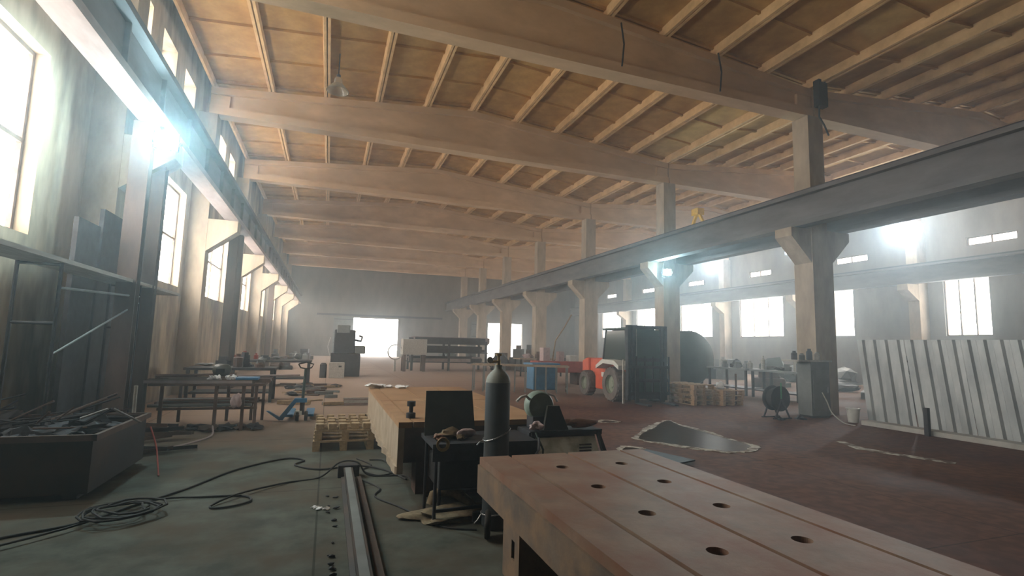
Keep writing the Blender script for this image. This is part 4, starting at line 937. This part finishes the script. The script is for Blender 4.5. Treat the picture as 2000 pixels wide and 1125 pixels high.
# second aisle: low benches, grey cabinet, reel, bucket
BENCH = ((14.95, 12.3, math.pi/2, 'grey workbench in the second aisle between reel and tank, on the sheet side', 'grey part on the bench behind the cable reel'),
         (14.95, 14.45, math.pi/2, 'grey workbench in the second aisle right in front of the dark tank', 'grey part on the bench in front of the tank'),
         (17.2, 11.2, 0, 'grey workbench deeper in the second aisle behind the corrugated sheets', 'grey part on the bench behind the corrugated sheets'),
         (16.6, 21.5, 0, 'grey workbench in the second aisle behind the forklift', 'grey part on the bench behind the forklift'))
for i, (x, y, a, bl, cl) in enumerate(BENCH):
    workbench('workbench', bl, (x, y, 0), a, 2.0, 1.0, 0.95, M['grey_cab'], M['dark_steel'])
    if a: clutter(x-0.85, x-0.15, y+0.15, y+1.85, 0.953, 9, 'clutter on second aisle bench %s' % ord_[i], cl, ['grey_cab', 'plank', 'dark_steel'], 0.12, 0.4, 0.5)
    else: clutter(x+0.2, x+1.8, y+0.15, y+0.85, 0.953, 8, 'clutter on second aisle bench %s' % ord_[i], cl, ['grey_cab', 'plank', 'dark_steel'], 0.12, 0.4, 0.45)
clutter(14.0, 16.6, 5.5, 11.0, 0.0, 8, 'machines behind the corrugated sheets', 'grey machine part on the floor behind the corrugated sheets', ['grey_cab', 'dark_steel', 'rust_dark'], 0.5, 1.1, 1.3)
clutter(18.5, 25.0, 10.0, 24.0, 0.0, 22, 'machines along the second aisle windows', 'dark machine part on the floor of the second aisle', ['dark_steel', 'grey_cab', 'dkgreen', 'rust_dark'], 0.7, 1.6, 1.6)
clutter(13.9, 15.6, 23.5, 40.0, 0.0, 10, 'machines far down the second aisle', 'machine part far down the second aisle', ['dark_steel', 'rust_dark', 'grey_cab'], 0.6, 1.4, 1.7)
t = thing('machine_cabinet', 'tall grey machine cabinet in front of the big middle column', 'cabinet', (11.2, 9.5, 0))
MB().box(0, 0.62, 0, 0.4, 0.05, 1.36).build('body', M['grey_cab'], t, bevel=0.01)
MB().box(0.05, 0.57, -0.015, 0, 0.15, 1.15).build('door', M['grey_cab'], t, bevel=0.005)
MB().box(0.5, 0.53, -0.04, -0.015, 0.6, 0.75).build('handle', M['chain'], t)
MB().box(0.02, 0.6, 0.02, 0.38, 0, 0.05).build('plinth', M['dark_steel'], t)
MB().box(-0.45, 0.66, -0.05, 0.45, 1.36, 1.40).build('worktop', M['plank'], t)
for i, (x, h, m) in enumerate(((10.9, 0.22, 'dark_steel'), (11.15, 0.16, 'grey_cab'), (11.4, 0.28, 'dark_steel'), (11.66, 0.2, 'plank'))):
    tag(MB().lathe([(0, 0), (0.07, 0), (0.07, h*0.7), (0.04, h*0.85), (0.04, h), (0, h)], c=(x, 9.7, 1.402), n=14).build('paint_tin', M[m], None, True), ['dark squat tin at the aisle end of the grey cabinet top', 'grey tin on the grey cabinet top', 'tallest dark tin on the grey cabinet top', 'pale tin on the grey cabinet top beside the column'][i], 'tin')
t = thing('cable_reel', 'dark round cable reel drum standing upright on a small tripod base', 'reel', (10.28, 9.7, 0))
MB().lathe([(0.0, -0.13), (0.30, -0.13), (0.30, -0.10), (0.23, -0.09), (0.23, 0.09), (0.30, 0.10), (0.30, 0.13), (0, 0.13)], c=(0, 0, 0.47), n=30, axis='Y').build('drum', M['black'], t, True)
m = MB(); m.bar((-0.22, -0.17, 0.02), (0, -0.17, 0.47), 0.03, 0.03); m.bar((0.22, -0.17, 0.02), (0, -0.17, 0.47), 0.03, 0.03); m.bar((-0.22, 0.17, 0.02), (0, 0.17, 0.47), 0.03, 0.03); m.bar((0.22, 0.17, 0.02), (0, 0.17, 0.47), 0.03, 0.03)
m.bar((-0.28, -0.17, 0.015), (0.28, -0.17, 0.015), 0.03, 0.03); m.bar((-0.28, 0.17, 0.015), (0.28, 0.17, 0.015), 0.03, 0.03); m.bar((0, -0.17, 0.47), (0, 0.17, 0.47), 0.03, 0.03); m.build('stand', M['dark_steel'], t)
MB().tube([(-0.03, -0.18, 0.47), (-0.03, -0.18, 0.85)], 0.015, 8).build('crank', M['green'], t, True)
for i, x in enumerate((10.02, 10.6)):
    tag(MB().blob((x, 9.35, 0.04), (0.12, 0.09, 0.04), 400+i, 0.5, 2, -0.038).build('scrap_piece', M['dark_steel']), ['dark lump on the floor on the forklift side of the cable reel', 'dark lump on the floor on the grey cabinet side of the cable reel'][i], 'scrap')
hose('hose', 'pale thin hose curving down from the grey cabinet to the floor near the bucket', [(11.5, 9.46, 0.62), (11.46, 9.3, 0.40), (11.35, 9.1, 0.18), (11.2, 8.7, 0.012), (11.05, 8.3, 0.012)], 0.014, M['plank'])
t = thing('bucket', 'white plastic bucket at the end of the corrugated sheets', 'bucket', (11.62, 8.78, 0))
MB().lathe([(0.0, 0.0), (0.105, 0.0), (0.14, 0.31), (0.15, 0.31), (0.15, 0.325), (0.13, 0.325), (0.1, 0.02), (0, 0.02)], n=26).build('body', M['white'], t, True)
MB().tube([(0.14*math.cos(a), 0.14*math.sin(a), 0.30 - 0.06*math.sin(a)) for a in [math.pi*k/12 for k in range(13)]], 0.004, 6).build('handle', M['chain'], t)
tag(MB().blob((11.85, 8.95, 0.11), (0.12, 0.1, 0.11), 410, 0.3, 3, -0.1).build('dark_sack', M['rust_dark'], None, True), 'small dark sack between bucket and corrugated sheets', 'sack')

# corrugated sheets standing along the middle column line
def sheet(y0, w, label, lean=0.09, x=12.0, h=1.9, mat_='zinc'):
    mb = MB(); n = 4; pitch = w/n; pts = []
    for k in range(n):
        a = k*pitch; pts += [(a, 0), (a+pitch*0.30, 0), (a+pitch*0.42, 0.05), (a+pitch*0.85, 0.05), (a+pitch*0.97, 0)]
    pts.append((w, 0))
    bm = mb.bm; th = 0.002
    grid = []
    for z in (0, h):
        for off in (0, th): grid.append([bm.verts.new((-p[1]-off, p[0] + lean*z, z)) for p in pts])
    b0, b1, t0, t1 = grid
    for k in range(len(pts)-1):
        bm.faces.new((b0[k], b0[k+1], t0[k+1], t0[k])); bm.faces.new((b1[k+1], b1[k], t1[k], t1[k+1])); bm.faces.new((b0[k], b1[k], b1[k+1], b0[k+1])); bm.faces.new((t0[k+1], t1[k+1], t1[k], t0[k]))
    bm.faces.new((b0[0], t0[0], t1[0], b1[0])); bm.faces.new((b0[-1], b1[-1], t1[-1], t0[-1]))
    o = mb.build('corrugated_sheet', M[mat_]); o.location = (x, y0, 0.02); return tag(o, label, 'corrugated sheet', 'corrugated sheets on the middle column line')
lab = ['closest to the bucket', 'second from the bucket', 'third from the bucket', 'fourth from the bucket', 'fifth from the bucket', 'sixth from the bucket', 'seventh from the bucket']
for k in range(7):
    sheet(7.62 - k*1.08, 1.06, 'galvanised corrugated metal sheet standing upright, %s' % lab[k], 0.10+0.006*(k % 3), 11.98+0.015*(k % 2))
tag(MB().box(11.42, 11.75, 0.5, 8.45, 0, 0.10).build('trim_2', M['curb'], None, bevel=0.01), 'pale concrete curb in front of the corrugated sheets', 'curb', kind='structure')
tag(MB().box(11.28, 11.36, 6.98, 7.06, 0, 0.55).build('short_post', M['dark_steel']), 'short dark post standing in front of the corrugated sheets', 'post')
tag(MB().tube([(12.05, 0.4, 1.45), (12.05, 8.2, 1.45)], 0.02, 8).build('support_rail', M['dark_steel']), 'thin horizontal rail behind the corrugated sheets', 'rail')
for i, y in enumerate((0.6, 4.3, 8.0)): tag(MB().box(12.07, 12.13, y, y+0.06, 0, 1.75).build('fence_post', M['dark_steel']), ['fence post behind the sheets, farthest from the bucket', 'fence post behind the middle of the sheets', 'fence post behind the sheets, closest to the bucket'][i], 'post')
for i, (x, y) in enumerate(((9.6, 12.35), (11.45, 12.25))):
    if i: tag(MB().tube([(x, y, 0), (x, y, 0.9)], 0.03, 8).build('short_post', M['rust_dark']), 'short rusty post between the low pallet stack and the cable reel', 'post')

# ------------------------------------------------------------------ puddles and floor plates
def puddle(outline, label, crust_w, seed):
    rnd = random.Random(seed); n = len(outline); cx = sum(p[0] for p in outline)/n; cy = sum(p[1] for p in outline)/n
    P = []
    for i in range(n):
        p0, a, b, p3 = (Vector(outline[(i+d) % n]) for d in (-1, 0, 1, 2))
        for k in range(8):
            u = k/8; q = 0.5*((2*a)+(-p0+b)*u+(2*p0-5*a+4*b-p3)*u*u+(-p0+3*a-3*b+p3)*u**3); P.append((q.x + rnd.uniform(-0.02, 0.02), q.y + rnd.uniform(-0.02, 0.02)))
    t = thing('puddle', label, 'puddle', (0, 0, 0))
    MB().prism(P, 0.001, 0.005, 'Z').build('water', M['water'], t)
    mb = MB(); bm = mb.bm; m = len(P); I, O = [], []
    for i, p in enumerate(P):
        d = Vector((p[0]-cx, p[1]-cy)).normalized(); w = max(0.008, crust_w*(0.25+0.8*abs(math.sin(i*0.13+seed)))*rnd.uniform(0.8, 1.15))
        I.append((bm.verts.new((p[0]-d.x*0.03, p[1]-d.y*0.03, 0.0055)), bm.verts.new((p[0]-d.x*0.03, p[1]-d.y*0.03, 0.001))))
        O.append((bm.verts.new((p[0]+d.x*w, p[1]+d.y*w, 0.0075)), bm.verts.new((p[0]+d.x*w, p[1]+d.y*w, 0.001))))
    for i in range(m):
        j = (i+1) % m
        bm.faces.new((I[i][0], I[j][0], O[j][0], O[i][0])); bm.faces.new((O[i][0], O[j][0], O[j][1], O[i][1])); bm.faces.new((I[i][0], I[i][1], I[j][1], I[j][0]))
    mb.build('crust', M['crust'], t)
puddle([(5.25, 7.95), (5.55, 7.35), (5.85, 6.9), (6.1, 6.62), (6.5, 6.72), (6.85, 7.05), (6.9, 7.6), (7.0, 8.3), (7.05, 9.1), (7.25, 9.8), (6.8, 9.5), (6.3, 9.0), (5.8, 8.6)], 'dark puddle with a pale crusty edge on the red-brown floor', 0.16, 3)
puddle([(5.55, 9.9), (5.75, 9.75), (6.0, 9.85), (5.8, 10.05)], 'small pale rimmed puddle beside the big one, towards the forklift', 0.10, 5)
puddle([(4.4, 7.1), (4.6, 6.9), (4.8, 7.15), (4.6, 7.35)], 'small puddle patch beside the dark floor plates', 0.09, 8)
tag(MB().prism([(8.45, 6.35), (8.6, 5.9), (8.72, 5.55), (8.85, 5.15), (9.02, 5.22), (8.9, 5.6), (8.78, 5.95), (8.68, 6.4), (8.9, 6.9), (8.8, 7.0)], 0.001, 0.006, 'Z').build('dirt_streak', M['crust']), 'narrow pale streak of dried dirt near the curb', 'dirt')  # flat pale patch in the crust colour, in place of a streak puddle
for i, (x, y, a) in enumerate(((4.35, 6.55, 0.1), (4.40, 6.2, -0.1), (4.55, 6.4, 0.3))):
    o = MB().box(-0.28, 0.28, -0.42, 0.42, 0, 0.018).build('floor_plate', M['dark_steel']); o.location = (x, y, 0.002+0.019*i); o.rotation_euler = (0, 0, a)
    tag(o, ['bottom', 'middle', 'top'][i] + ' dark steel plate of the flat pile on the floor beyond the welding table', 'steel plate', 'steel plates beyond the welding table')

# profiles on floor in the aisle
rnd = random.Random(51)
for i in range(6):
    o = MB().prism([(0, 0), (0.10, 0), (0.10, 0.008), (0.008, 0.008), (0.008, 0.06), (0, 0.06)], 0, 0.72, 'X').build('steel_channel', M['plank'] if i % 2 else M['girder_pale'])
    o.location = (0.46, 13.4+0.32*(i % 3), 0.001 + 0.065*(i//3)); tag(o, 'pale steel channel in the neat pile on the aisle floor', 'steel channel', 'steel channels piled in the aisle')
for i in range(30):
    x, y = rnd.uniform(-1.2, 0.35), rnd.uniform(13.4, 19.5); a = rnd.uniform(-0.5, 0.5); L = rnd.uniform(0.25, 0.8); k = i % 4
    if k < 3: b = MB().box(-L/2, L/2, -0.05, 0.05, 0, rnd.uniform(0.03, 0.1)); nm, ct = 'timber_offcut', 'offcut'
    else: b = MB().blob((0, 0, 0.05), (0.18, 0.15, 0.055), 500+i, 0.5, 2, -0.049); nm, ct = 'scrap_piece', 'scrap'
    o = b.build(nm, M[['wood', 'rust_dark', 'grey_cab', 'dark_steel'][k]]); o.location = (x, y, 0.001+0.0005*i); o.rotation_euler = (0, 0, a)
    tag(o, ['wooden offcut strewn on the aisle floor beyond the pallet truck', 'rusty steel offcut strewn on the aisle floor beyond the pallet truck', 'grey steel offcut strewn on the aisle floor beyond the pallet truck', 'dark scrap lump strewn on the aisle floor beyond the pallet truck'][k], ct, ['wooden', 'rusty', 'grey', 'lumpy'][k] + ' scrap strewn in the aisle')

# ------------------------------------------------------------------ haze volume added for the lens veil and lamp glow
hm = bpy.data.materials.new('workshop_haze'); hm.use_nodes = True; nt = hm.node_tree
nt.nodes.remove(nt.nodes['Principled BSDF'])
vs = nt.nodes.new('ShaderNodeVolumeScatter'); vs.inputs['Color'].default_value = (0.78, 0.92, 1.0, 1)
vs.inputs['Density'].default_value = HAZE; vs.inputs['Anisotropy'].default_value = 0.78
nt.links.new(vs.outputs[0], nt.nodes['Material Output'].inputs['Volume'])
hz = MB().box(XL+0.01, XR-0.01, Y0+0.02, Y1-0.02, 0.012, 8.8).build('welding_haze', hm)
tag(hz, 'thin bluish welding smoke hanging in the air of the whole hall', 'haze', kind='stuff')
